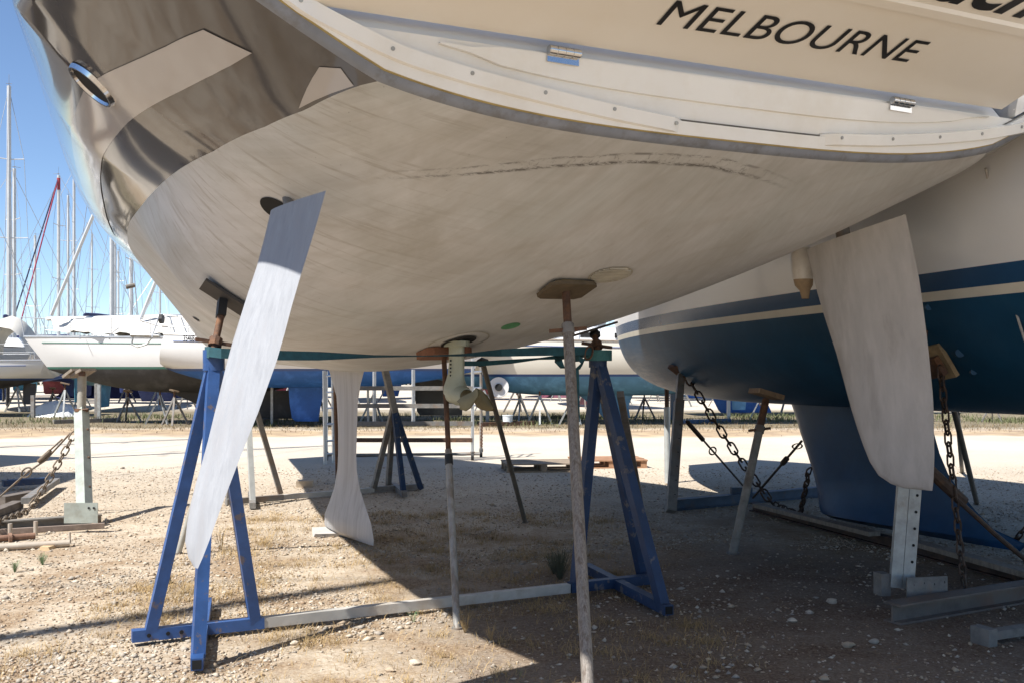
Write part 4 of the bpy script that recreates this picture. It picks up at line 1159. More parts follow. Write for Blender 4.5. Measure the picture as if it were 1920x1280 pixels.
MB().box(p_lo + Vector((-.12, .06, .02)), (.07, .10, .15), Matrix.Rotation(.2, 3, 'Z')).build('bracket', GALVD, post)
for k in range(4):
    c_ = p_lo + Vector((.025 + k * .075, -.102 + k * .015, .045 + (k % 2) * .01)); MB().tube([c_ + Vector((0, .012, 0)), c_ - Vector((0, .004, 0))], .011, 8).build('bolt', DARK, br)
# its screw pad at the hull
pd = b_hit(1768, 672); 
padt = MB().bar(p_hi - dd * .05, p_hi + dd * .30, .05, .05, up=(1, 0, 0)).build('screw_rod', RUST, post)
plate(pd + Vector((-.03, -.03, -.02)), Vector((-.85, -.35, -.5)), .26, .16, .035, .3).build('wooden_pad', mat('pad_rough_wood', (.30, .22, .12), .9, 0, .3, 10, .2, 40), post)
plate(pd + Vector((-.08, -.06, -.06)), Vector((-.85, -.35, -.5)), .14, .12, .05, .3).build('pad_head', RUST, post)
# I-beam under the post
def ibeam(label, a, b2, h, w, m, cat='steel beam', th=.014, group='steel beams on the ground'):
    t = MB(); a, b2 = Vector(a), Vector(b2); d = (b2 - a).normalized(); x = Vector((d.y, -d.x, 0)).normalized(); rot = Matrix((x, d, Vector((0, 0, 1)))).transposed(); c = (a + b2) / 2; L_ = (b2 - a).length
    t.box(c + Vector((0, 0, h - th / 2)), (w, L_, th), rot); t.box(c + Vector((0, 0, th / 2 + .002)), (w, L_, th), rot); t.box(c + Vector((0, 0, h / 2)), (th, L_ - .002, h - 2 * th - .002), rot)
    return tag(t.build('steel_beam', m), label, cat, group)
ibeam('rusty grey I-beam on the ground carrying the post at lower right', gp(1672, 1168, 0), gp(2060, 1102, 0), .13, .13, mat('beam_rust_grey', (.17, .145, .125), .75, .2, .3, 6, .2, 40, (.12, .06, .035), .6, 3))
ch = thing('steel_channel', 'short grey steel channel lying at the lower right corner', 'steel channel', tuple(gp(1900, 1180, 0)), 0)
a, b2 = gp(1848, 1190, .05), gp(2010, 1166, .05); dc = (b2 - a).normalized(); xc = Vector((dc.y, -dc.x, 0))
MB().bar(a, b2, .07, .05).build('channel', GALVD, ch); MB().bar(a - xc * -.0 - dc * .05, a + dc * .02, .13, .10).build('end_bracket', GALVD, ch)
ibeam('long dark beam with a wooden top running under the navy keel', gp(1412, 957, 0), gp(2010, 1118, 0), .10, .10, mat('beam_dark_rust', (.075, .05, .04), .85, .1, .3, 6, .2, 40, (.13, .07, .04), .6, 3))
tag(MB().bar(gp(1420, 946, .125), gp(1640, 1000, .125), .12, .04).build('wooden_plank', WOODG), 'grey plank lying on the dark beam at the front of the navy keel', 'plank', 'planks under the navy keel')
tag(MB().bar(gp(1700, 1012, .125), gp(1990, 1092, .125), .12, .04).build('wooden_plank', WOODG), 'grey plank lying on the dark beam below the keel tail', 'plank', 'planks under the navy keel')
ibeam('blue steel beam on the ground in front of the navy keel', gp(1254, 957, 0), gp(1540, 930, 0), .13, .11, mat('beam_steel_blue', (.045, .075, .12), .6, .1, .3, 6, .15, 40, (.09, .075, .06), .6, 5))
bp_ = MB().box(gp(1390, 922, .14), (.26, .05, .12), Matrix.Rotation(.1, 3, 'Z')); tag(bp_.build('steel_bracket', MATS['beam_steel_blue']), 'small blue bracket bolted on the blue beam', 'bracket')
# far posts of that cradle
lo3 = gp(1258, 958, .10); hi3 = at(1277, 702, 11.55)
p3 = thing('cradle_post', 'dark galvanised post with sliding inner tube under the navy bow', 'cradle post', (lo3.x, lo3.y, 0), 0, 'posts of the navy yacht cradle')
MB().bar(lo3, lo3.lerp(hi3, .80), .105, .10, up=(1, .1, 0)).build('outer_channel', GALVD, p3)
MB().bar(lo3.lerp(hi3, .55), hi3, .078, .078, up=(1, .1, 0)).build('inner_tube', GALVD, p3)
for k in range(6):
    c_ = lo3.lerp(hi3, .12 + .1 * k) + Vector((.02, -.053, 0)); MB().tube([c_, c_ - Vector((0, .003, 0))], .010, 8).build('bolt_hole', DARK, p3)
plate(hi3 + Vector((0, 0, .03)), Vector((-.5, -.3, -.8)), .26, .2, .04, .4).build('pad_head', RUST, p3)
lo4 = gp(1252, 905, 0); hi4 = at(1250, 722, 14.5)
p4 = thing('steel_prop', 'thin pale tube prop with dark inner rod left of the navy bow', 'prop', (lo4.x, lo4.y, 0), 0, 'props under the navy yacht')
MB().tube([lo4, lo4.lerp(hi4, .78)], .045, 12).build('outer_tube', MATS['zinc_pale'], p4); MB().tube([lo4.lerp(hi4, .7), hi4], .032, 10).build('inner_tube', RUST, p4)
prop('leaning grey prop under the middle of the navy hull', gp(1374, 1037, 0), at(1436, 748, 9.35), .038, mat('prop_grey_leaning', (.24, .22, .19), .65, .25, .25, 12, .15, 50, (.15, .11, .08), .6, 5), .80, RUST, .034, None, .80, 'props under the navy yacht')
tag(plate(at(1437, 738, 9.3), Vector((-.25, -.1, -1)), .26, .2, .045, .3).build('wooden_pad', WOOD), 'wooden pad between the leaning grey prop and the navy hull', 'pad')
prop('leaning dark prop behind the navy keel on the far right', gp(1832, 944, 0), at(1788, 765, 10.2), .030, MATS['prop_dark_tube'], 1.0, None, None, None, None, 'props under the navy yacht')
prop('small dark prop far behind, right of the navy keel', gp(1760, 905, 0) + Vector((1.0, 1.5, 0)), at(1795, 775, 12.5), .03, MATS['prop_dark_tube'], 1.0, None, None, None, None, 'props under the navy yacht')
# chains and rods of the cradle
chain('rusty chain running down diagonally from the post under the navy bow', hi3 + Vector((.05, -.05, .0)), gp(1452, 948, .1), .05, .15, .012, CH)
chain('rusty chain hanging down beside the trailing edge of the starboard rudder', pd + Vector((-.07, -.12, -.06)), gp(1808, 1098, .12), .0, .105, .009, CH)
chain('short rusty chain hanging in front of the navy keel', at(1517, 878, 10.1), gp(1500, 962, .10), .02, .12, .010, CH)
chain('dark chain at the right edge below the keel tail', at(1925, 985, 8.6), at(1880, 1018, 8.9), .04, .10, .009, CH)
chain('dark chain lying on the blue beam', gp(1452, 945, .12), gp(1500, 965, .08), .0, .12, .010, CH)
def rodset(label, pts, r, m=CH, sleeve=None, eye=None):
    t = thing('tension_rod', label, 'tension rod', tuple(pts[0]), 0, 'tension rods of the stands')
    MB().tube(pts, r, 8).build('rod', m, t)
    if sleeve: MB().tube([Vector(pts[0]).lerp(Vector(pts[-1]), sleeve[0]), Vector(pts[0]).lerp(Vector(pts[-1]), sleeve[1])], r * 2.3, 10).build('turnbuckle', m, t)
    if eye:
        c_ = Vector(pts[0]).lerp(Vector(pts[-1]), eye); d = (Vector(pts[-1]) - Vector(pts[0])).normalized(); s_ = d.cross(Vector((0, 1, 0))).normalized()
        MB().add(*ring(c_, d, s_, Vector((0, -1, 0)), .075, .055, .02, .02, 14)).build('eye', m, t)
    return t
rodset('dark tension rod with turnbuckle and eye slanting right from the dark post', [at(1287, 788, 11.4), gp(1398, 915, .15)], .012, CH, (.02, .26), .42)
rodset('thin dark tension rod slanting left from the navy keel', [at(1503, 826, 10.2), gp(1412, 932, .15)], .013, CH, (.28, .36), .08)
rodset('dark strap rod running down to the right across the navy keel', [at(1740, 878, 6.95), at(1800, 940, 7.0), at(1865, 1000, 7.1), at(1925, 1050, 7.2)], .018, CH, (.0, .35))
# rope hanging over the side and dirty fender
tag(MB().tube([b_hit(1853, 318) + Vector((-.03, -.03, 0)), at(1872, 430, 6.3), at(1889, 520, 6.3), at(1903, 580, 6.25), at(1922, 640, 6.2)], .008, 8).build('rope', mat('rope_grey', (.38, .35, .31), .9, 0, .2, 40, .3, 200)), 'thin grey rope hanging down the white side of the navy yacht', 'rope')
fd_ = thing('fender', 'small dirty white fender hanging beside the starboard rudder', 'fender', tuple(at(1506, 520, 6.9)), 0)
def ov(px, py, Y, rx): 
    c = at(px, py, Y); return [c + Vector((math.cos(6.283 * k / 16) * rx, math.sin(6.283 * k / 16) * rx, 0)) for k in range(16)]
MB().loft([ov(1503, 466, 6.9, .06), ov(1503, 480, 6.9, .075), ov(1504, 505, 6.9, .075), ov(1505, 520, 6.9, .07), ov(1506, 524, 6.9, .066)]).build('fender_body', mat('fender_white', (.60, .56, .50), .4, 0, .1, 9, 0, 40, (.4, .35, .27), .5, 8), fd_)
MB().loft([ov(1506, 524, 6.9, .066), ov(1507, 535, 6.9, .06), ov(1509, 545, 6.9, .035), ov(1510, 560, 6.9, .024)]).build('dirty_end', mat('fender_brown', (.30, .21, .12), .7, 0, .25, 14), fd_)
# ------------------------------------------------------------------ left: lone galvanised post, beam, pipes, chains
lo = gp(159, 962, .13); hi = at(153, 735, 11.4)
pl = thing('cradle_post', 'pale green grey galvanised post standing alone on the left with a wooden saddle on top', 'cradle post', (lo.x, lo.y, 0), 0, 'posts of the left cradle')
m_pg = mat('zinc_greenish', (.36, .39, .35), .5, .4, .14, 8, .12, 50, (.28, .27, .22), .5, 5)
MB().bar(lo, at(153, 770, 11.4), .118, .11, up=(.2, 1, 0)).build('square_tube', m_pg, pl)
MB().tube([at(153, 772, 11.4), at(154, 700, 11.4)], .048, 16).build('round_tube', mat('zinc_tan', (.36, .34, .29), .6, .3, .14, 9, .1, 50), pl)
MB().tube([at(153, 765, 11.4), at(153, 771, 11.4)], .075, 16).build('collar', RUST, pl)
MB().tube([at(152, 768, 11.33), at(166, 766, 11.33)], .012, 8).build('pin', RUST, pl)
for x0, y0, x1, y1 in ((132, 706, 150, 692), (146, 704, 166, 692)):
    MB().bar(at(x0, y0, 11.4), at(x1, y1, 11.35), .24, .03).build('saddle_board', WOODG, pl)
MB().bar(at(150, 700, 11.3), at(158, 700, 11.3), .07, .05).build('saddle_block', RUST, pl)
br = MB().box(gp(160, 958, .20) + Vector((0, -.10, 0)), (.33, .012, .20), Matrix.Rotation(.02, 3, 'Z')).build('bracket', m_pg, pl)
for k in (.08, .13):
    c_ = gp(160, 958, .20) + Vector((k, -.108, .05)); MB().tube([c_, c_ - Vector((0, .003, 0))], .012, 8).build('bolt_hole', DARK, br)
for k in range(3):
    c_ = lo.lerp(at(153, 770, 11.4), .25 + .28 * k) + Vector((.06, -.02, 0)); MB().tube([c_, c_ + Vector((.02, 0, 0))], .012, 8).build('bolt', RUST, pl)
ibeam('pale rusty steel beam on the ground at the left edge under the lone post', gp(-160, 1010, 0), gp(190, 984, 0), .12, .12, mat('beam_grey_green', (.22, .20, .17), .7, .3, .25, 6, .2, 40, (.16, .12, .09), .6, 3))
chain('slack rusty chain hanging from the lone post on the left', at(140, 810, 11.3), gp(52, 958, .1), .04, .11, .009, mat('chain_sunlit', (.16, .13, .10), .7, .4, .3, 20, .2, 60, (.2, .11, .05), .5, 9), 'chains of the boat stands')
chain('short chain lying at the foot of the left beam', gp(50, 958, .12), gp(-20, 985, .12), .0, .11, .009, MATS['chain_sunlit'])
rodset('turnbuckle rod slanting down to the left from the lone post', [at(132, 811, 11.3), at(85, 862, 11.3), at(52, 884, 11.3), at(0, 930, 11.3)], .011, MATS['chain_sunlit'], (.28, .45), .62)
MB().tube([at(117, 822, 11.3), at(84, 852, 11.3)], .010, 6).build('side_rod', MATS['chain_sunlit'], [o for o in bpy.data.objects if o.name.startswith('tension_rod')][-1])
# pipes and rails on the ground
PIPE = mat('pale_pipe', (.44, .38, .31), .6, .2, .12, 7, .08, 40, (.3, .2, .14), .5, 4)
pp = thing('pipe', 'pale pipe with an upturned end lying on the gravel at the left edge', 'pipe', tuple(gp(100, 1020, .03)), 0, 'pipes on the gravel at left')
MB().tube([gp(-120, 1032, .035), gp(131, 1017, .035)], .032, 12).build('pipe_body', PIPE, pp); MB().tube([gp(131, 1017, .03), gp(131, 1017, .03) + Vector((0, 0, .10))], .012, 8).build('end_stub', PIPE, pp)
pp = thing('pipe', 'red brown pipe with two flanges lying between the beam and the pale pipe', 'pipe', tuple(gp(40, 1007, .03)), 0, 'pipes on the gravel at left')
MB().tube([gp(-120, 1018, .035), gp(66, 1003, .035)], .03, 12).build('pipe_body', RUSTL, pp)
for x, y in ((19, 1008), (67, 1003)): MB().tube([gp(x, y, 0), gp(x, y, 0) + Vector((0, 0, .14))], .02, 10).build('upright', PIPE, pp)
MB().tube([gp(16, 1008, .035), gp(22, 1007.5, .035)], .05, 12).build('flange', RUSTL, pp)
tag(MB().bar(gp(-120, 1003, .03), gp(196, 984, .03), .05, .05).build('angle_bar', mat('thin_rust', (.22, .17, .14), .8, .1, .3, 10, .1, 40)), 'thin rusty bar on the gravel along the front of the left beam', 'steel bar')
for i, (x, y, lab) in enumerate(((143, 992, 'small tan brick just right of the red brown pipe'), (174, 990, 'small broken brick near the end of the left beam'), (90, 1028, 'flat yellowish stone slab in front of the pale pipe'), (305, 1093, 'dark grey wedge shaped stone between the legs of the left blue stand'), (572, 912, 'pale brown concrete block beside the far spreader tube'), (640, 1000, 'flat block wedged under the foot of the keel'))):
    sz = ((.11, .07, .05), (.08, .06, .05), (.15, .09, .03), (.15, .07, .06), (.22, .14, .10), (.5, .3, .05))[i]
    c_ = gp(x, y, 0) + Vector((0, 0, sz[2] * .45)); q = MB(); rot = Matrix.Rotation(.2 + i * .7 if i < 4 else .1, 3, 'Z') @ Matrix.Rotation(.06, 3, 'X')
    q.box(c_, sz, rot); q.v = [tuple(Vector(v) + Vector((random.uniform(-.1, .1) * sz[0], random.uniform(-.1, .1) * sz[1], random.uniform(-.15, .15) * sz[2])) * (1 if i != 4 else .3)) for v in q.v]
    mm = (mat('brick_tan', (.38, .25, .15), .9, 0, .2, 9, .2, 50), MATS['brick_tan'] if 'brick_tan' in MATS else None, mat('slab_yellow', (.50, .37, .22), .9, 0, .15, 9), mat('stone_dark', (.13, .12, .10), .9, 0, .2, 9, .2, 40), mat('concrete_tan', (.42, .34, .25), .9, 0, .15, 9, .2, 60), mat('concrete_grey', (.40, .38, .35), .9, 0, .15, 9, .2, 60))[i]
    tag(q.build(('brick', 'brick', 'stone_slab', 'stone', 'concrete_block', 'concrete_block')[i], mm, smooth=False), lab, ('brick', 'brick', 'stone', 'stone', 'block', 'block')[i])
# larger single stones
def rock(c, s, seed):
    rng = np.random.default_rng(seed); q = MB(); vs = []; fs = []
    n, m_ = 8, 5
    for i in range(m_):
        th = math.pi * i / (m_ - 1)
        for k in range(n):
            a = 6.283 * k / n; r_ = rng.uniform(.68, 1.22); vs.append(Vector(c) + Vector((math.sin(th) * math.cos(a) * s[0] * r_, math.sin(th) * math.sin(a) * s[1] * r_, math.cos(th) * s[2])))
    for i in range(m_ - 1):
        for k in range(n): fs.append((i * n + k, i * n + (k + 1) % n, (i + 1) * n + (k + 1) % n, (i + 1) * n + k))
    return q.add(vs, fs)
stones = [(777, 1245, .042, 'large pale stone at the bottom centre, just right of a flat stone'), (732, 1258, .034, 'flat pale stone lying to the left of the large pale stone at the bottom'), (652, 1222, .026, 'thin flat white stone near the bottom, left of centre'),
          (553, 1208, .036, 'pale lumpy stone in the straw right of the left stand'), (38, 1080, .03, 'pale round stone below the weeds at the left edge'), (230, 878, .05, 'flat grey stone on the gravel right of the lone post'),
          (1560, 1130, .05, 'grey stone in the shade left of the lower right beam'), (1590, 1212, .045, 'pale stone in the shade below the lower right beam'), (1640, 1205, .04, 'rounded stone near the end of the lower right channel'), (1485, 1165, .04, 'small grey stone in the dark gravel left of the galvanised post'), (1545, 1275, .035, 'pale stone at the bottom edge on the right')]
for i, (x, y, s_, lab) in enumerate(stones):
    c_ = gp(x, y, 0) + Vector((0, 0, s_ * .3)); tag(rock(c_, (s_ * .85, s_ * .62, s_ * .45), i).build('stone', PEB[i % 3], angle=50), lab, 'stone', 'larger single stones on the gravel')
# little weeds
def weed(x, y, h, lab, n=60, m=None):
    rng = random.Random(x); c_ = gp(x, y, 0); q = MB()
    for k in range(n):
        a = rng.uniform(0, 6.283); l = rng.uniform(.4, 1) * h; w = h * .010; d = Vector((math.cos(a), math.sin(a), 0)) * l * rng.uniform(.2, .7); s_ = Vector((-math.sin(a), math.cos(a), 0)) * w; b0 = c_ + d * .1
        q.add([b0 - s_ * .5, b0 + s_ * .5, b0 + d * .6 + s_ + Vector((0, 0, l * .7)), b0 + d + Vector((0, 0, l * .8)), b0 + d * .6 - s_ + Vector((0, 0, l * .7))], [(0, 1, 2, 3, 4)])
        for j in range(3):
            e_ = b0 + d * rng.uniform(.3, 1) + Vector((rng.uniform(-.1, .1) * h, rng.uniform(-.1, .1) * h, l * rng.uniform(.4, .95))); f_ = Vector((rng.uniform(-1, 1), rng.uniform(-1, 1), rng.uniform(-.3, 1))) * h * .07
            q.add([e_, e_ + f_ + s_ * .8, e_ + f_ * 1.6, e_ + f_ - s_ * .8], [(0, 1, 2, 3)])
    tag(q.build('weed', m or mat('weed_leaf', (.10, .17, .07), .8, 0, .25, 9), smooth=False), lab, 'weed', 'small weeds in the gravel')
weed(28, 1072, .13, 'small green weed in the gravel at the left edge'); weed(80, 1058, .13, 'small spiky weed right of the leftmost weed'); weed(415, 1030, .24, 'dry thin weed beside the tip of the port rudder', 16, STRAW)
weed(1050, 1085, .30, 'tall feathery weed in the shade beside the right blue stand', 110, mat('weed_dull', (.10, .10, .06), .9, 0, .25, 9)); weed(1038, 1075, .22, 'lower feathery weed left of the tall one', 70, MATS['weed_dull'])
weed(775, 1166, .12, 'tiny green weed near the middle of the spreader tube', 18); weed(975, 1268, .06, 'tiny green weed at the bottom centre', 12); weed(872, 1185, .17, 'yellow grass tuft at the foot of the rusty prop', 30, STRAW); weed(920, 1200, .14, 'yellow grass tuft on the shadow edge', 30, STRAW); weed(1760, 1110, .12, 'small dark weed by the lower right beam', 20, MATS['weed_dull'])
# dark debris in the shade at far left
def pile(lab, parts, cat, name):
    t = thing(name, lab, cat, tuple(parts[0][1])); 
    for nm, a, b2, w, h, m in parts: MB().bar(a, b2, w, h).build(nm, m, t)
DEB = mat('old_timber', (.12, .10, .085), .9, 0, .3, 9, .2, 40)
for i, (x0, y0, x1, y1, z, w, m, lab) in enumerate(((0, 938, 62, 926, .06, .14, DEB, 'old grey timber lying in the shade at the left edge'), (-20, 965, 34, 944, .05, .12, DEB, 'broken dark timber in front of the old grey timber at left'), (5, 905, 85, 900, .10, .12, BLUED, 'dark blue beam lying in the shade at the left edge'), (48, 938, 105, 900, .10, .10, GALVD, 'grey tube lying aslant across the timbers at left'))):
    tag(MB().bar(gp(x0, y0, z), gp(x1, y1, z), w, w * .7).build(('timber', 'timber', 'steel_beam', 'steel_tube')[i], m), lab, ('timber', 'timber', 'steel beam', 'steel tube')[i])

# ------------------------------------------------------------------ pallets
def pallet(c, rz, label, m, group='wooden pallets on the gravel'):
    t = thing('pallet', label, 'pallet', tuple(c), rz, group)
    M = Matrix.Rotation(rz, 3, 'Z')
    def bx(nm, x, y, z, sx, sy, sz): MB().box(Vector(c) + M @ Vector((x, y, z)), (sx, sy, sz), M).build(nm, m, t, smooth=False)
    for k in range(7): bx('deck_board', 0, -.36 + k * .12, .130 + random.uniform(-.003, .003), 1.2, .10, .02)
    for k in range(3): bx('stringer', -.54 + .54 * k, 0, .108, .10, .80, .02)
    for k in range(3):
        for j in range(3): bx('block', -.54 + .54 * k, -.34 + .34 * j, .059, .10, .10, .075)
    for j in range(3): bx('base_board', 0, -.34 + .34 * j, .0105, 1.2, .10, .02)
pallet(gp(1013, 880, 0), .13, 'grey weathered wooden pallet on the gravel in the hull shade', mat('pallet_grey', (.27, .21, .15), .85, 0, .2, 10, .2, 40))
pallet(gp(1138, 873, 0), .12, 'reddish wooden pallet lying beside the grey one, behind the right blue stand', mat('pallet_red', (.33, .18, .10), .85, 0, .2, 10, .2, 40))

# ------------------------------------------------------------------ rolling scaffold and ladder
sc = thing('rolling_scaffold', 'grey rolling scaffold frame on castors behind the saildrive leg', 'scaffold', tuple(gp(760, 866, 0)))
YS = 18.2
def seg(x0, y0, x1, y1, r, nm, m=GALVD, Y0=YS, Y1=None): MB().tube([at(x0, y0, Y0), at(x1, y1, Y1 or Y0)], r, 8).build(nm, m, sc)
seg(886, 672, 886, 860, .028, 'upright', ALLOY); seg(902, 672, 902, 856, .028, 'upright', GALVD, YS + .7)
seg(612, 860, 612, 695, .028, 'upright', ALLOY); seg(630, 858, 630, 700, .028, 'upright', GALVD, YS + .7)
for y, dark in ((727, 0), (760, 0), (793, 1), (824, 1)): MB().bar(at(640, y, YS), at(886, y, YS), .06, .075).build('rail', GALVD if not dark else RUST if y == 824 else GALVD, sc)
seg(612, 793, 640, 793, .02, 'rail'); seg(612, 852, 900, 850, .025, 'bottom_rail'); seg(630, 855, 902, 848, .02, 'bottom_rail', GALVD, YS + .7)
for x, yy, d in ((702, 1, 0), (775, 1, 0)): MB().bar(at(x, 692, YS + .35), at(x, 790, YS + .35), .05, .05).build('board_bracket', ALLOY, sc)
for y in (697, 727, 727 + 33): seg(886, y, 902, y - 1, .018, 'rung', ALLOY, YS, YS + .7)
for x, Yc in ((886, YS), (902, YS + .7), (612, YS), (630, YS + .7)):
    P = gp(x, 872 if Yc == YS else 864, 0); P = Vector(((x - 960) / FPX * Yc, Yc, 0))
    MB().tube([P + Vector((-.025, 0, .07)), P + Vector((.025, 0, .07))], .07, 14).build('castor', BLACK, sc); MB().bar(P + Vector((0, 0, .10)), P + Vector((0, 0, .16)), .06).build('castor_fork', GALVD, sc)
MB().tube([at(902, 792 + k * 3, YS + .68) + Vector((.02 * (k % 2), 0, 0)) for k in range(16)], .02, 6).build('coil_spring', RUST, sc)
ld = thing('ladder', 'aluminium ladder leaning left of the keel', 'ladder', tuple(gp(615, 880, 0)))
for x, Yc in ((610, 17.4), (626, 17.7)): MB().bar(Vector(((x - 960) / FPX * Yc, Yc, 0)), at(x - 2, 694, Yc), .05, .06).build('stile', ALLOY, ld)
for y in (704, 735, 765, 795, 826, 850): MB().tube([at(610, y, 17.4), at(626, y - 1, 17.7)], .018, 8).build('rung', ALLOY, ld)

# bucket
c_ = gp(952, 797, 0); bk_ = thing('bucket', 'white plastic bucket standing by the bow of the pale blue yacht', 'bucket', tuple(c_))
MB().tube([c_, c_ + Vector((0, 0, .30))], [.135, .155], 18).build('bucket_body', mat('bucket_white', (.62, .66, .68), .4, 0, .06), bk_)
MB().tube([c_ + Vector((0, 0, .285)), c_ + Vector((0, 0, .31))], .165, 18).build('rim', MATS['bucket_white'], bk_)

# ------------------------------------------------------------------ yachts of the next rows
HB = {k: mat('antifoul_' + k, c, .6, 0, .2, 1.5, .1, 25, tuple(min(1, x * 1.8 + .03) for x in c), .4, 2) for k, c in
      dict(black=(.035, .033, .033), blue=(.012, .085, .30), teal=(.05, .20, .27), steel=(.075, .20, .34), grey=(.11, .11, .11), red=(.17, .03, .035), navy=(.015, .03, .12), maroon=(.10, .02, .04)).items()}
HT = {k: mat('hull_' + k, c, .3, 0, .03, 1, coat=.2) for k, c in dict(white=(.66, .655, .64), cream=(.64, .61, .53), pale=(.60, .59, .57), navy=(.02, .03, .10), red=(.28, .03, .04)).items()}
STRIPE = {k: mat('stripe_' + k, c, .4, 0, .05) for k, c in dict(navy=(.03, .07, .2), green=(.05, .16, .12), red=(.3, .04, .05), blue=(.05, .13, .30)).items()}
def make_yacht(name, label, loc, rz, L_=9.5, B=3.0, zk=1.05, zw=1.68, zs0=2.62, zs1=3.0, bot='blue', top='white', stripe='navy', keel=(.36, .56, .25, .12), rud=True,
               mast=13, mastx=.56, cabin=True, rakeb=.9, rakes=.5, counter=.45, boom=True, cover=None, group='yachts ashore in the rows behind', skeg=None, detail=True, tm=None):
    """a sailing yacht on the hard; +y is the bow, z = 0 the ground"""
    t = thing(name, label, 'yacht', loc, rz, group)
    NS = 22; K = 8
    def half(s):
        b_ = 1 - ((s - .42) / .58) ** 2 if s > .42 else 1 - .38 * ((.42 - s) / .42) ** 2
        return max(.012, B / 2 * (max(b_, 0) ** .85))
    def keelz(s):
        z = zk
        if s < .35: z += (zw - zk + counter * .3) * ((.35 - s) / .35) ** 2
        if s > .6: z += (zw - zk) * .98 * ((s - .6) / .4) ** 2
        return z
    def sheer(s): return zs0 + (zs1 - zs0) * s ** 1.8 - .06 * math.sin(math.pi * s)
    def pt(s, z, side):
        a, c = keelz(s), sheer(s); h = min(1, max(0, (c - z) / (c - a))); p = 2.3
        v = half(s) * max(0, 1 - h ** p) ** (1 / p)
        y = (s - .5) * L_ + rakeb * max(0, (s - .55) / .45) ** 2 * ((z - zw) / (c - zw)) * (1 if z > zw else .6) - rakes * max(0, (.4 - s) / .4) ** 2 * ((z - zw) / (c - zw))
        return (side * v, y, z)
    def surf(lo_, hi_, nm, m):
        vs, fs = [], []
        for i in range(NS + 1):
            s = i / NS; a = max(lo_(s), keelz(s)); c = max(hi_(s), a + 1e-4)
            col = [pt(s, a + (c - a) * (k / K) ** (1.6 if nm == 'hull_bottom' else 1), -1) for k in range(K, -1, -1)] + [pt(s, a + (c - a) * (k / K) ** (1.6 if nm == 'hull_bottom' else 1), 1) for k in range(K + 1)]
            vs += col
        W_ = 2 * K + 2
        fs = [(i * W_ + k, i * W_ + k + 1, (i + 1) * W_ + k + 1, (i + 1) * W_ + k) for i in range(NS) for k in range(W_ - 1)]
        fs += [tuple(range(W_ - 1, -1, -1))]
        return MB().add(vs, fs).build(nm, m, t, angle=50, local=True)
    surf(lambda s: keelz(s), lambda s: zw, 'hull_bottom', HB[bot])
    surf(lambda s: zw, lambda s: zw + .07, 'boot_stripe', STRIPE[stripe] if stripe else HT[top])
    hp = surf(lambda s: zw + .07, sheer, 'topside', tm or HT[top])
    dk = []
    for i in range(NS + 1): s = i / NS; dk += [pt(s, sheer(s), -1), (0, pt(s, sheer(s), 1)[1], sheer(s) + .06), pt(s, sheer(s), 1)]
    MB().add(dk, [(i * 3 + k, i * 3 + k + 1, i * 3 + k + 4, i * 3 + k + 3) for i in range(NS) for k in (0, 1)]).build('deck', HT['cream'], t, local=True)
    # toe rail and rubbing line
    for sd in (-1, 1):
        MB().tube([Vector(pt(i / NS, sheer(i / NS), sd)) + Vector((0, 0, .03)) for i in range(0, NS + 1)], .03, 5).build('toe_rail', WOODG if top == 'cream' else ALLOY, t, local=True)
        if detail: MB().tube([Vector(pt(i / NS, sheer(i / NS) - .16, sd)) + Vector((sd * .006, 0, 0)) for i in range(1, NS)], .014, 4).build('cove_line', STRIPE[stripe] if stripe else GALVD, hp, local=True)
    if cabin:
        secs = []
        for s, hh, wf in ((.33, .02, .5), (.35, .42, .52), (.55, .45, .56), (.70, .32, .5), (.76, .03, .4)):
            w = half(s) * wf; y = (s - .5) * L_; z = sheer(s) + .03
            secs.append([(-w, y, z), (-w * .85, y, z + hh * .85), (-w * .5, y, z + hh), (w * .5, y, z + hh), (w * .85, y, z + hh * .85), (w, y, z)])
        cb = MB().loft(secs).build('cabin', HT['white'], t, angle=40, local=True)
        for sd in (-1, 1):
            for s in (.42, .52, .62):
                w = half(s) * .50; y = (s - .5) * L_; z = sheer(s) + .22
                MB().box((sd * w * 1.04, y, z), (.05, .5, .14)).build('cabin_window', DARK, cb, local=True)
    # keel and rudder
    ka, kb_, kc, kbot = keel
    y0, y1 = (ka - .5) * L_, (kb_ - .5) * L_
    secs = []
    for f, yA, yB, th in ((0, y0, y1, .16), (.5, y0 + kc * .3, y1 - kc, .14), (.9, y0 + .1, y1 - kc * 1.6, .17), (1, y0 + .2, y1 - kc * 1.7, .10)):
        z = (zk + .06) * (1 - f) + kbot * f; n = 12
        secs.append([(math.sin(6.283 * k / n) * th / 2 * (1 + .0), (yA + yB) / 2 + math.cos(6.283 * k / n) * (yB - yA) / 2, z) for k in range(n)])
    MB().loft(secs).build('keel', HB[bot], t, angle=45, local=True)
    if rud:
        s = .06; y = (s - .5) * L_; zt = keelz(.08) + .05
        secs = [[(math.sin(6.283 * k / 10) * .045, y + d + math.cos(6.283 * k / 10) * c, z) for k in range(10)] for z, c, d in ((zt, .22, 0), (zt * .6 + .2, .24, .02), (.42, .2, .04))]
        MB().loft(secs).build('rudder', HB[bot], t, angle=45, local=True)
    # pulpits, stanchions and lifelines
    if detail:
        q = MB()
        for sd in (-1, 1):
            tops = []
            for s in (.03, .14, .26, .38, .5, .62, .74, .86, .96):
                b_ = Vector(pt(s, sheer(s), sd)); tp_ = b_ + Vector((0, 0, .58)); q.tube([b_, tp_], .012, 5); tops.append(tp_)
            q.tube(tops, .006, 4); q.tube([p - Vector((0, 0, .28)) for p in tops], .006, 4)
        a, c = Vector(pt(.96, sheer(.96), -1)), Vector(pt(.96, sheer(.96), 1)); f = Vector((0, pt(1, sheer(1), 1)[1] + .1, sheer(1) + .62))
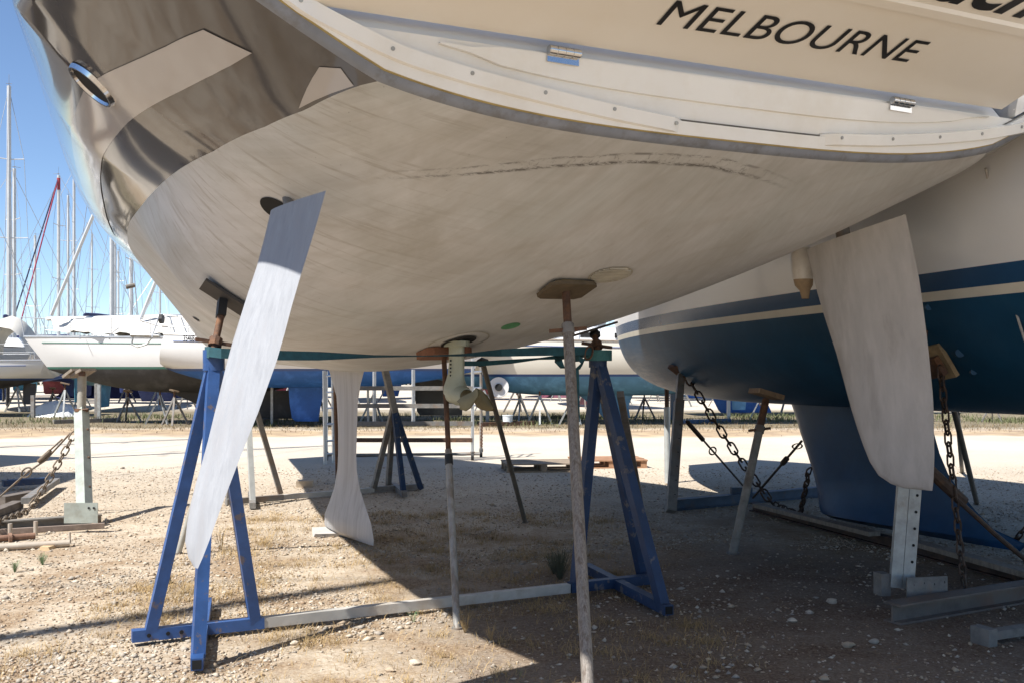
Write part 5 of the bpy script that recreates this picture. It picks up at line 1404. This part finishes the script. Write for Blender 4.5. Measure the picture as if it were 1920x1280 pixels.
        q.tube([a + Vector((0, 0, .58)), f, c + Vector((0, 0, .58))], .014, 5); q.tube([f, f - Vector((0, .1, .6))], .014, 5)
        a, c = Vector(pt(.03, sheer(.03), -1)), Vector(pt(.03, sheer(.03), 1)); q.tube([a + Vector((0, 0, .58)), c + Vector((0, 0, .58))], .014, 5)
        q.build('railing', ALLOY, t, local=True)
    if mast:
        ym = (mastx - .5) * L_; zb = sheer(mastx); zt = zb + mast
        ms = MB().tube([(0, ym, zb), (0, ym, zt)], [.105, .085], 8).build('mast', MASTM, t, local=True)
        w_ = MB()
        for k, f in enumerate((.42, .72)):
            z = zb + mast * f; sp_ = .75 - .15 * k
            MB().tube([(-sp_, ym - .08, z + .04), (0, ym, z), (sp_, ym - .08, z + .04)], .024, 5).build('spreader', MASTM, ms, local=True)
        bow = (0, pt(1, sheer(1), 1)[1], sheer(1)); ste = (0, pt(0, sheer(0), 1)[1], sheer(0))
        w_.tube([(0, ym + .05, zt - mast * .04), bow], .016, 4); w_.tube([(0, ym - .05, zt), ste], .013, 4)
        for sd in (-1, 1):
            ch_ = (sd * half(mastx) * .95, ym - .1, sheer(mastx))
            w_.tube([(0, ym, zt - .1), (sd * .60, ym - .08, zb + mast * .72), (sd * .75, ym - .08, zb + mast * .42), ch_], .012, 4)
            w_.tube([(0, ym, zb + mast * .42), (ch_[0] * .9, ch_[1] + .4, ch_[2])], .010, 4)
        w_.build('rigging', WIRE, t, local=True)
        hd = MB(); hd.tube([(0, ym, zt), (0, ym, zt + .5)], .008, 4); hd.tube([(-.02, ym - .1, zt + .08), (.02, ym + .35, zt + .10)], .01, 4); hd.tube([(-.12, ym, zt + .1), (.12, ym, zt + .1)], .01, 4)
        hd.build('masthead_gear', GALVD, ms, local=True)
        if boom:
            MB().tube([(0, ym - .1, zb + 1.05), (0, ym - L_ * .40, zb + 1.1)], .06, 8).build('boom', MASTM, t, local=True)
            if cover:
                secs = []
                for f, r_ in ((0, .12), (.08, .2), (.5, .17), (.95, .10), (1, .05)):
                    y = ym - .12 - f * L_ * .39; secs.append([(math.cos(6.283 * k / 8) * r_ * .7, y, zb + 1.2 + math.sin(6.283 * k / 8) * r_) for k in range(8)])
                MB().loft(secs).build('sail_cover', cover, t, local=True)
    return t

# -- jack stands for those rows
def tripod_proto(h, m1, m2, label, loc):
    t = thing('jack_stand', label, 'jack stand', tuple(loc), 0, 'jack stands under the rows behind')
    loc = Vector(loc)
    for k in range(3):
        a = .5 + 2.094 * k; MB().bar(loc + Vector((math.cos(a) * .42, math.sin(a) * .42, 0)), loc + Vector((0, 0, h * .82)), .05, .05).build('leg', m1, t)
    MB().tube([loc + Vector((0, 0, h * .55)), loc + Vector((0, 0, h))], .028, 8).build('screw_post', m2, t)
    MB().box(loc + Vector((0, 0, h + .02)), (.26, .22, .04), Matrix.Rotation(.25, 3, 'Y')).build('pad', WOOD, t)
    return t
def X_(px, Y): return (px - 960) / FPX * Y
# front row across the lane
classic = make_yacht('sailing_yacht', 'white classic yacht with bow left, black bottom and cream boom cover', (X_(76, 31) + 4.95, 31, 0), R(90), 9.4, 2.7, .95, 1.66, 2.62, 2.62, 'black', 'white', 'green', (.12, .62, 1.0, .15), False, 0, .5, False, .75, .6, .9, False, None, detail=True)
reg_yacht = make_yacht('sailing_yacht', 'white yacht with registration number on its quarter and royal blue bottom', (X_(296, 29.5) + 4.7, 29.5, 0), R(-90), 9.0, 2.9, 1.12, 1.60, 2.60, 2.75, 'blue', 'white', 'navy', (.40, .52, .12, .14), False, 0, .5, True, .6, -.3, .3, False, None)
grey_yacht = make_yacht('sailing_yacht', 'grey bottomed yacht behind the rolling scaffold with a broad dark keel', (X_(800, 33.5), 33.5, 0), R(-90), 10.5, 3.3, 1.36, 1.95, 2.9, 3.2, 'grey', 'white', 'blue', (.46, .62, .05, .14), False, 13, .56, True, .7, .4, .3, True, None)
pale_yacht = make_yacht('sailing_yacht', 'cream yacht with pale blue bottom and round thruster hole, right of the propeller', (X_(800, 31) + 5.1, 31, 0), R(90), 10.2, 3.2, .86, 1.44, 2.46, 2.62, 'steel', 'cream', 'navy', (.38, .55, .5, .12), True, 12, .56, True, .7, .4, .25, True, CANVAS)
for nm, r_, m in (('thruster_ring', .30, HT['pale']), ('thruster_hole', .11, DARK)):
    c_ = at(935, 725, 29.86 if nm == 'thruster_ring' else 29.78); MB().tube([c_ + Vector((0, .25, -.02)), c_], r_, 20).build(nm, m, pale_yacht)
# boom tent on the classic yacht
tent = thing('canvas_cover', 'long cream canvas cover draped over the boom of the classic yacht', 'canvas cover', (X_(200, 31), 31, 2.6))
vs = []; prof = []
NT = 26
for i in range(NT + 1):
    t = i / NT; px = 88 + t * 300; top = at(px, 597 - 4 * t - 4 * math.sin(t * 9) * .3, 31); sag = 618 + 10 * math.sin(min(t * 2.6, 1.57)) - 2 * math.cos(t * 23)
    low = at(px, sag if t > .05 else 600, 31); w = .10 + .9 * min(1, t * 3)
    for k, (fy, fz) in enumerate(((-1, 0), (-.8, .35), (-.35, .85), (0, 1), (.35, .85), (.8, .35), (1, 0))):
        vs.append(Vector((top.x, 31 + fy * w + .05 * math.sin(i * 1.7 + k), low.z + (top.z - low.z) * fz + .03 * math.sin(i * 2.3 + k * 2))))
MB().add(vs, [(i * 7 + k, i * 7 + k + 1, i * 7 + k + 8, i * 7 + k + 7) for i in range(NT) for k in range(6)]).build('canvas', CANVAS, tent, angle=60)
MB().tube([at(88, 598, 31), at(390, 592, 31)], .06, 8).build('ridge_pole', MASTM, tent)
dull = MB()
for px in (150, 205, 262):
    dull.tube([at(px, 622, 30.1), at(px, 636, 30.0)], .012, 4)
dull.build('tie_line', WIRE, tent)
# spars leaning above the row
tag(MB().tube([at(96, 592, 30.5), at(180, 392, 30.5)], .055, 8).build('spar', MASTM), 'long pale spar leaning up to the right above the bow of the classic yacht', 'spar', 'spars leaning above the front row')
tag(MB().tube([at(264, 598, 30.5), at(292, 528, 30.5)], .06, 8).build('spar', MASTM), 'short pale spar leaning beside the curved side of the grey hull', 'spar', 'spars leaning above the front row')
# registration number
rg = reg_yacht
def on_reg(v, z, off): return Vector((v, 0, z))
cu_ = lettering('35468-A', 0, 0, .3, 0, None, 'registration_lettering', (1, 0), (0, 1), .44, 0, .006, 1.0, lambda x, y, o_: Vector((x, 0, y)))
p_ = at(346, 640, 28.05)
Mi = INV[reg_yacht]
for v in cu_.data.vertices: 
    w = Vector((p_.x + v.co.x, 27.95 - v.co.z * .0 - v.co.x * .05, p_.z + v.co.z * .8)); v.co = Mi @ w
cu_.parent = reg_yacht
# dinghy davits / pushpit gear on the registration yacht
q = MB()
for a, b2 in (((285, 560, 29), (262, 600, 29)), ((300, 590, 29), (285, 632, 29)), ((300, 590, 29), (360, 596, 29)), ((262, 600, 29), (300, 612, 29)), ((300, 612, 29), (360, 614, 29)), ((340, 596, 29), (352, 630, 29)), ((318, 592, 29), (330, 630, 29))):
    q.tube([at(*a), at(*b2)], .022, 5)
q.build('stern_rail', ALLOY, reg_yacht)
an = MB(); an.tube([at(246, 628, 29.2), at(300, 629, 29.2)], .07, 6)
an.tube([at(250, 628, 29.2), at(247, 645, 29.2), at(258, 650, 29.2), at(275, 645, 29.2), at(285, 632, 29.2)], .03, 6); an.build('davit', GALV, reg_yacht)
MB().tube([at(300, 598, 29.0), at(306, 598, 29.0)], .14, 10).build('outboard_motor', BLACK, reg_yacht)

# left end of the row
far_left = make_yacht('sailing_yacht', 'white yacht at the far left edge with black bottom and black rudder, stern right', (X_(94, 36) - 5.2, 36, 0), R(90), 10.2, 3.2, .82, 1.28, 1.95, 2.2, 'black', 'white', 'navy', (.36, .52, .2, .1), True, 13.5, .56, True, .6, .45, .15, True, CANVAS)
hood = MB()
for i in range(9):
    a = math.pi * i / 8
for j in range(4):
    pass
vs = []
for j in range(5):
    for i in range(9):
        a = math.pi * i / 8; vs.append(Vector((X_(22, 36) + .9 * math.cos(a) * (1 - .05 * j), 35.2 + j * .4, 2.2 + 1.35 * math.sin(a) * (1 - .08 * (j - 2) ** 2))))
MB().add(vs, [(j * 9 + i, j * 9 + i + 1, j * 9 + i + 10, j * 9 + i + 9) for j in range(4) for i in range(8)]).build('spray_hood', CANVAS, far_left)
teal_boat = make_yacht('sailing_yacht', 'white yacht with teal bottom and teal rudder seen stern on behind the classic bow', (X_(146, 40), 43, 0), R(6), 9.5, 2.6, 1.0, 1.72, 2.55, 2.8, 'teal', 'white', 'red', (.36, .55, .2, .1), True, 14, .56, True, .6, .4, .2, True, NAVYC)
blue_keel = make_yacht('sailing_yacht', 'white yacht with bright blue keel far behind the navy yacht', (X_(1500, 37), 37, 0), R(-82), 10, 3.2, .95, 1.55, 2.5, 2.9, 'blue', 'white', 'blue', (.18, .34, -.3, .1), False, 12, .56, True, .6, .4, .3, True, NAVYC)
maroon_y = make_yacht('sailing_yacht', 'yacht with maroon keel in the second row behind the pale blue hull', (X_(1080, 44), 46, 0), R(20), 9, 2.9, 1.1, 1.7, 2.6, 2.8, 'maroon', 'white', 'red', (.3, .62, .5, .12), True, 12, .56, True, .6, .4, .3, True, CANVAS)
# second and third rows: each under its own mast
rows = [  # px, Y, mast top y, bottom, top, label
    (17, 44, 160, 'black', 'white', 'yacht under the tallest mast at the left edge', 24),
    (27, 52, 315, 'blue', 'white', 'yacht under the mast just right of the tallest mast', -30),
    (110, 60, 328, 'navy', 'navy', 'dark blue yacht under the mast with the red top and two furled sails', 80),
    (139, 66, 320, 'red', 'white', 'yacht under the mast right of the red topped mast', -70),
    (128, 76, 366, 'blue', 'white', 'distant yacht under the mast between the red topped mast and its right neighbour', 15),
    (66, 78, 440, 'teal', 'white', 'distant yacht under the short mast left of the furled sails', -20),
    (216, 74, 448, 'navy', 'navy', 'distant yacht under the leaning pair of thin masts near the grey hull', 75),
    (222, 88, 470, 'red', 'white', 'most distant yacht under the right one of the thin masts near the grey hull', -10),
    (246, 50, 250, 'navy', 'navy', 'dark blue yacht under the mast that meets the curved edge of the grey hull', 85),
    (300, 82, 500, 'blue', 'white', 'distant yacht under the mast partly hidden by the grey hull above the canvas cover', 30)]
protos = {}
for i, (px, Y, yt, bt, tp_, lab, rz) in enumerate(rows):
    ht = EYE + (HOR - yt) / FPX * Y - 2.6
    y_ = make_yacht('sailing_yacht', lab, (0, 0, 0), 0, 9.5 + (i % 3) * .8, 3.0, 1.0, 1.62, 2.5, 2.85, bt, tp_, ('navy', 'red', 'blue')[i % 3], (.36, .55, .25, .12), True, ht, .56, True, .7, .4, .3, True, (NAVYC, CANVAS, None)[i % 3], detail=Y < 60)
    L_ = 9.5 + (i % 3) * .8; off = Matrix.Rotation(R(rz), 3, 'Z') @ Vector((0, .06 * L_, 0))
    y_.location = (X_(px, Y) - off.x, Y - off.y, 0); y_.rotation_euler = (0, 0, R(rz)); protos[i] = y_
    if i == 2:
        ym = .06 * L_
        for k, (mm, dx) in enumerate(((mat('furled_navy', (.02, .025, .06), .8, 0, .2), .5), (mat('furled_red', (.28, .03, .06), .8, 0, .2), -.3))):
            q = MB(); a_ = Vector((X_(25 if k == 0 else 40, 57), 57, EYE + (HOR - 600) / FPX * 57)); a_ = Matrix.Rotation(-R(rz), 3, 'Z') @ (a_ - y_.location); q.tube([(0, ym, 2.6 + ht - .15), tuple(a_)], .042, 6); q.build('furled_sail', mm, y_, local=True)
        MB().tube([(0, ym, 2.6 + ht - .9), (0, ym, 2.6 + ht - .2)], .10, 8).build('red_masthead', REDM, y_, local=True)
more = [(400, 58, 'dark yacht in the second row behind the left blue stand', -60, 2), (500, 64, 'white yacht in the second row left of the blue keel', 40, 4), (640, 55, 'yacht in the second row behind the ladder', 15, 6), (745, 60, 'yacht in the second row behind the scaffold rails', -35, 1),
        (905, 57, 'yacht in the second row behind the bucket', 60, 3), (1010, 66, 'yacht in the second row behind the bow thruster hole', -15, 7), (1150, 60, 'yacht in the second row whose cabin shows above the right blue stand', 70, 9), (1235, 66, 'yacht in the second row behind the navy bow', 10, 5),
        (1330, 56, 'yacht in the second row behind the crossing chains', -75, 1), (1430, 70, 'yacht in the second row behind the leaning grey prop', 35, 3), (1560, 62, 'yacht in the second row hidden behind the navy keel', 65, 4), (1660, 66, 'yacht in the second row behind the starboard rudder', -20, 6),
        (1800, 58, 'yacht in the second row at far right', 85, 7), (1900, 70, 'rightmost yacht in the second row', 20, 9), (-60, 58, 'yacht beyond the left edge in the second row', 70, 5), (180, 96, 'faraway yacht behind the classic yacht', 60, 3), (345, 70, 'yacht in the second row below the curved grey hull', -85, 4)]
for px, Y, lab, rz, k in more:
    again(protos[k], (X_(px, Y), Y, 0), R(rz), lab)
# neighbours outside the picture to the left: they throw the shadows that reach in
n1 = make_yacht('sailing_yacht', 'neighbouring yacht just outside the picture on the left', (-16.0, 11.9, 0), R(96), 13.6, 4.2, 1.3, 2.3, 4.0, 4.4, 'black', 'white', 'navy', (.36, .52, .2, .1), True, 17, .56, True, .6, .3, .3, True, CANVAS)
for (x, y, rz, lab) in ((-9.2, .6, 30, 'neighbouring yacht outside the picture, left of the camera'), (-17.5, 6.5, 70, 'third neighbouring yacht outside the picture on the left'), (-15, 17.5, 80, 'neighbouring yacht outside the picture beyond the left post')):
    again(protos[3] if x != -8.2 else protos[1], (x, y, 0), R(rz), lab)

# stands of the rows
js = tripod_proto(1.05, GALV, RUST, 'pale tripod jack stand under the front of the pale blue hull', gp(1012, 795, 0))
js2 = tripod_proto(.95, GALVD, RUST, 'grey tripod jack stand under the blue hull right of the port rudder', gp(516, 788, 0))
k_ = 0
for px, py, lab, rz, s_ in ((1075, 795, 'pale tripod jack stand left of the right blue stand', .5, 1.0), (1208, 786, 'pale tripod jack stand between the right blue stand and the navy bow', 1.1, .95), (975, 793, 'pale tripod jack stand just right of the bucket', 2.0, .9), (327, 796, 'tripod jack stand under the classic keel left of the left blue stand', .2, 1.05), (300, 794, 'tripod jack stand left of the classic keel', .9, 1.0), (240, 790, 'tripod jack stand under the black bottom right of the lone post', 1.6, 1.0),
                             (122, 782, 'tripod jack stand left of the lone post', .3, 1.1), (600, 788, 'tripod jack stand beside the ladder', .7, .95), (1425, 786, 'tripod jack stand far behind the leaning grey prop', .4, .8), (1655, 790, 'tripod jack stand far behind the starboard rudder', 1.0, .8), (1735, 790, 'tripod jack stand far behind the upright chain', .1, .8), (1860, 790, 'tripod jack stand at the far right', .6, .8), (700, 790, 'tripod jack stand behind the scaffold', .9, 1.0)):
    again(js if k_ % 2 == 0 else js2, gp(px, py, 0), rz, lab, s_); k_ += 1
# props and posts in the row
for px, y0, y1, Y, lab, m, w in ((186, 782, 720, 33, 'upright post under the far left yacht', GALV, .09), (182, 770, 718, 34, 'dark post behind the classic bow', GALVD, .13), (510, 785, 712, 30, 'upright post left of the blue keel', GALV, .07), (592, 785, 714, 30.5, 'upright post right of the blue keel', GALVD, .07), (914, 795, 738, 31, 'square grey post beside the bucket', GALV, .11), (1262, 780, 735, 33, 'pale blue post under the far stern', STRIPE['blue'], .2), (1366, 782, 750, 33, 'white upright post of a small cradle by the bright blue keel', HT['white'], .10), (690, 787, 700, 30, 'thin upright post left of the dark keel', GALV, .06), (62, 780, 740, 35, 'post under the left edge yacht', GALVD, .12)):
    P = gp(px, y0, 0); P = Vector((X_(px, Y), Y, 0)); tag(MB().bar(P, Vector((P.x, Y, at(px, y1, Y).z)), w, w, up=(0, 1, 0)).build('upright_post', m), lab, 'post', 'upright posts in the rows behind')
for x0, y0, x1, y1, lab, m in ((100, 790, 225, 786, 'grey beam on the ground across the lane, right of the lone post', GALVD), (1275, 790, 1368, 787, 'pale blue beam of the small cradle by the bright blue keel', STRIPE['blue']), (560, 787, 612, 786, 'beam under the blue keel', GALVD), (900, 795, 1000, 792, 'rusty beam under the jack stands by the bucket', RUST), (440, 790, 520, 787, 'beam between the jack stands right of the port rudder', GALVD)):
    tag(MB().bar(gp(x0, y0, .06), gp(x1, y1, .06), .14, .12).build('steel_beam', m), lab, 'steel beam', 'steel beams across the lane')
rs_ = random.Random(4)
spots_ = [(px + rs_.uniform(-14, 14), rs_.uniform(38, 56)) for px in range(40, 1920, 62)]
ORD = 'first second third fourth fifth sixth seventh eighth ninth tenth eleventh twelfth thirteenth fourteenth fifteenth sixteenth seventeenth eighteenth nineteenth twentieth'.split(); ORD += ['twenty-' + q for q in ORD[:9]] + ['thirtieth'] + ['thirty-' + q for q in ORD[:9]]
spots_.sort()
for i, (px, Y) in enumerate(spots_):
    c_ = again((js, js2)[i % 2], (X_(px, Y), Y, 0), rs_.uniform(0, 2), ORD[i] + ' from the left of the distant tripod jack stands in the second row', rs_.uniform(.9, 1.3))
    c_['group'] = 'distant jack stands of the second row'
# tarpaulins and far colour
def heap(px, Y, w, h, lab, m, nm='tarpaulin'):
    rng = np.random.default_rng(int(px)); vs, fs = [], []; n, k = 9, 5
    for j in range(k):
        for i in range(n):
            t = i / (n - 1) * 2 - 1; u = j / (k - 1) * 2 - 1
            z = h * max(0, (1 - t * t) * (1 - u * u)) ** .5 * rng.uniform(.8, 1.1); vs.append(Vector((X_(px, Y) + t * w / 2, Y + u * w / 3, max(z, .0))))
    MB().add(vs, [(j * n + i, j * n + i + 1, j * n + i + n + 1, j * n + i + n) for j in range(k - 1) for i in range(n - 1)]); q = MB().add(vs, [(j * n + i, j * n + i + 1, j * n + i + n + 1, j * n + i + n) for j in range(k - 1) for i in range(n - 1)])
    tag(q.build(nm, m, angle=30), lab, 'tarpaulin', 'tarpaulins far behind')
heap(105, 36, 1.6, .55, 'white tarpaulin heap under the teal rudder', HT['white']); heap(240, 62, 7, 1.7, 'dark blue tarpaulin behind the classic keel', NAVYC); heap(215, 70, 4, 2.2, 'red tarpaulin behind the lone post', REDM); heap(545, 60, 2.5, 1.6, 'red tarpaulin left of the blue keel', REDM); heap(1075, 62, 4, 1.3, 'maroon tarpaulin behind the pale blue hull', HB['maroon'])

# far hedge closing the yard
def hedge():
    rng = np.random.default_rng(5); n = 26000
    x = rng.uniform(-75, 75, n); y = 118 + rng.normal(0, 1.2, n); top = 2.6 + 1.0 * np.sin(x * .31) + .8 * np.sin(x * .77 + 1) + .5 * np.sin(x * 1.9)
    z = rng.random(n) ** .8 * np.clip(top, .8, 6)
    s = rng.uniform(.15, .42, n); d1 = rng.normal(0, 1, (n, 3)); d2 = rng.normal(0, 1, (n, 3)); d1 /= np.linalg.norm(d1, axis=1)[:, None]; d2 /= np.linalg.norm(d2, axis=1)[:, None]
    c = np.stack([x, y, z], 1); P = np.stack([c - d1 * s[:, None], c + d1 * s[:, None], c + d2 * s[:, None]], 1).reshape(-1, 3)
    me = bpy.data.meshes.new('hedge'); me.from_pydata(P.tolist(), [], np.arange(n * 3).reshape(-1, 3).tolist()); me.materials.append(mat('hedge_leaf', (.055, .075, .03), .8, 0, .35, .8))
    o = bpy.data.objects.new('hedge', me); COL.objects.link(o); o['kind'] = 'stuff'
hedge()
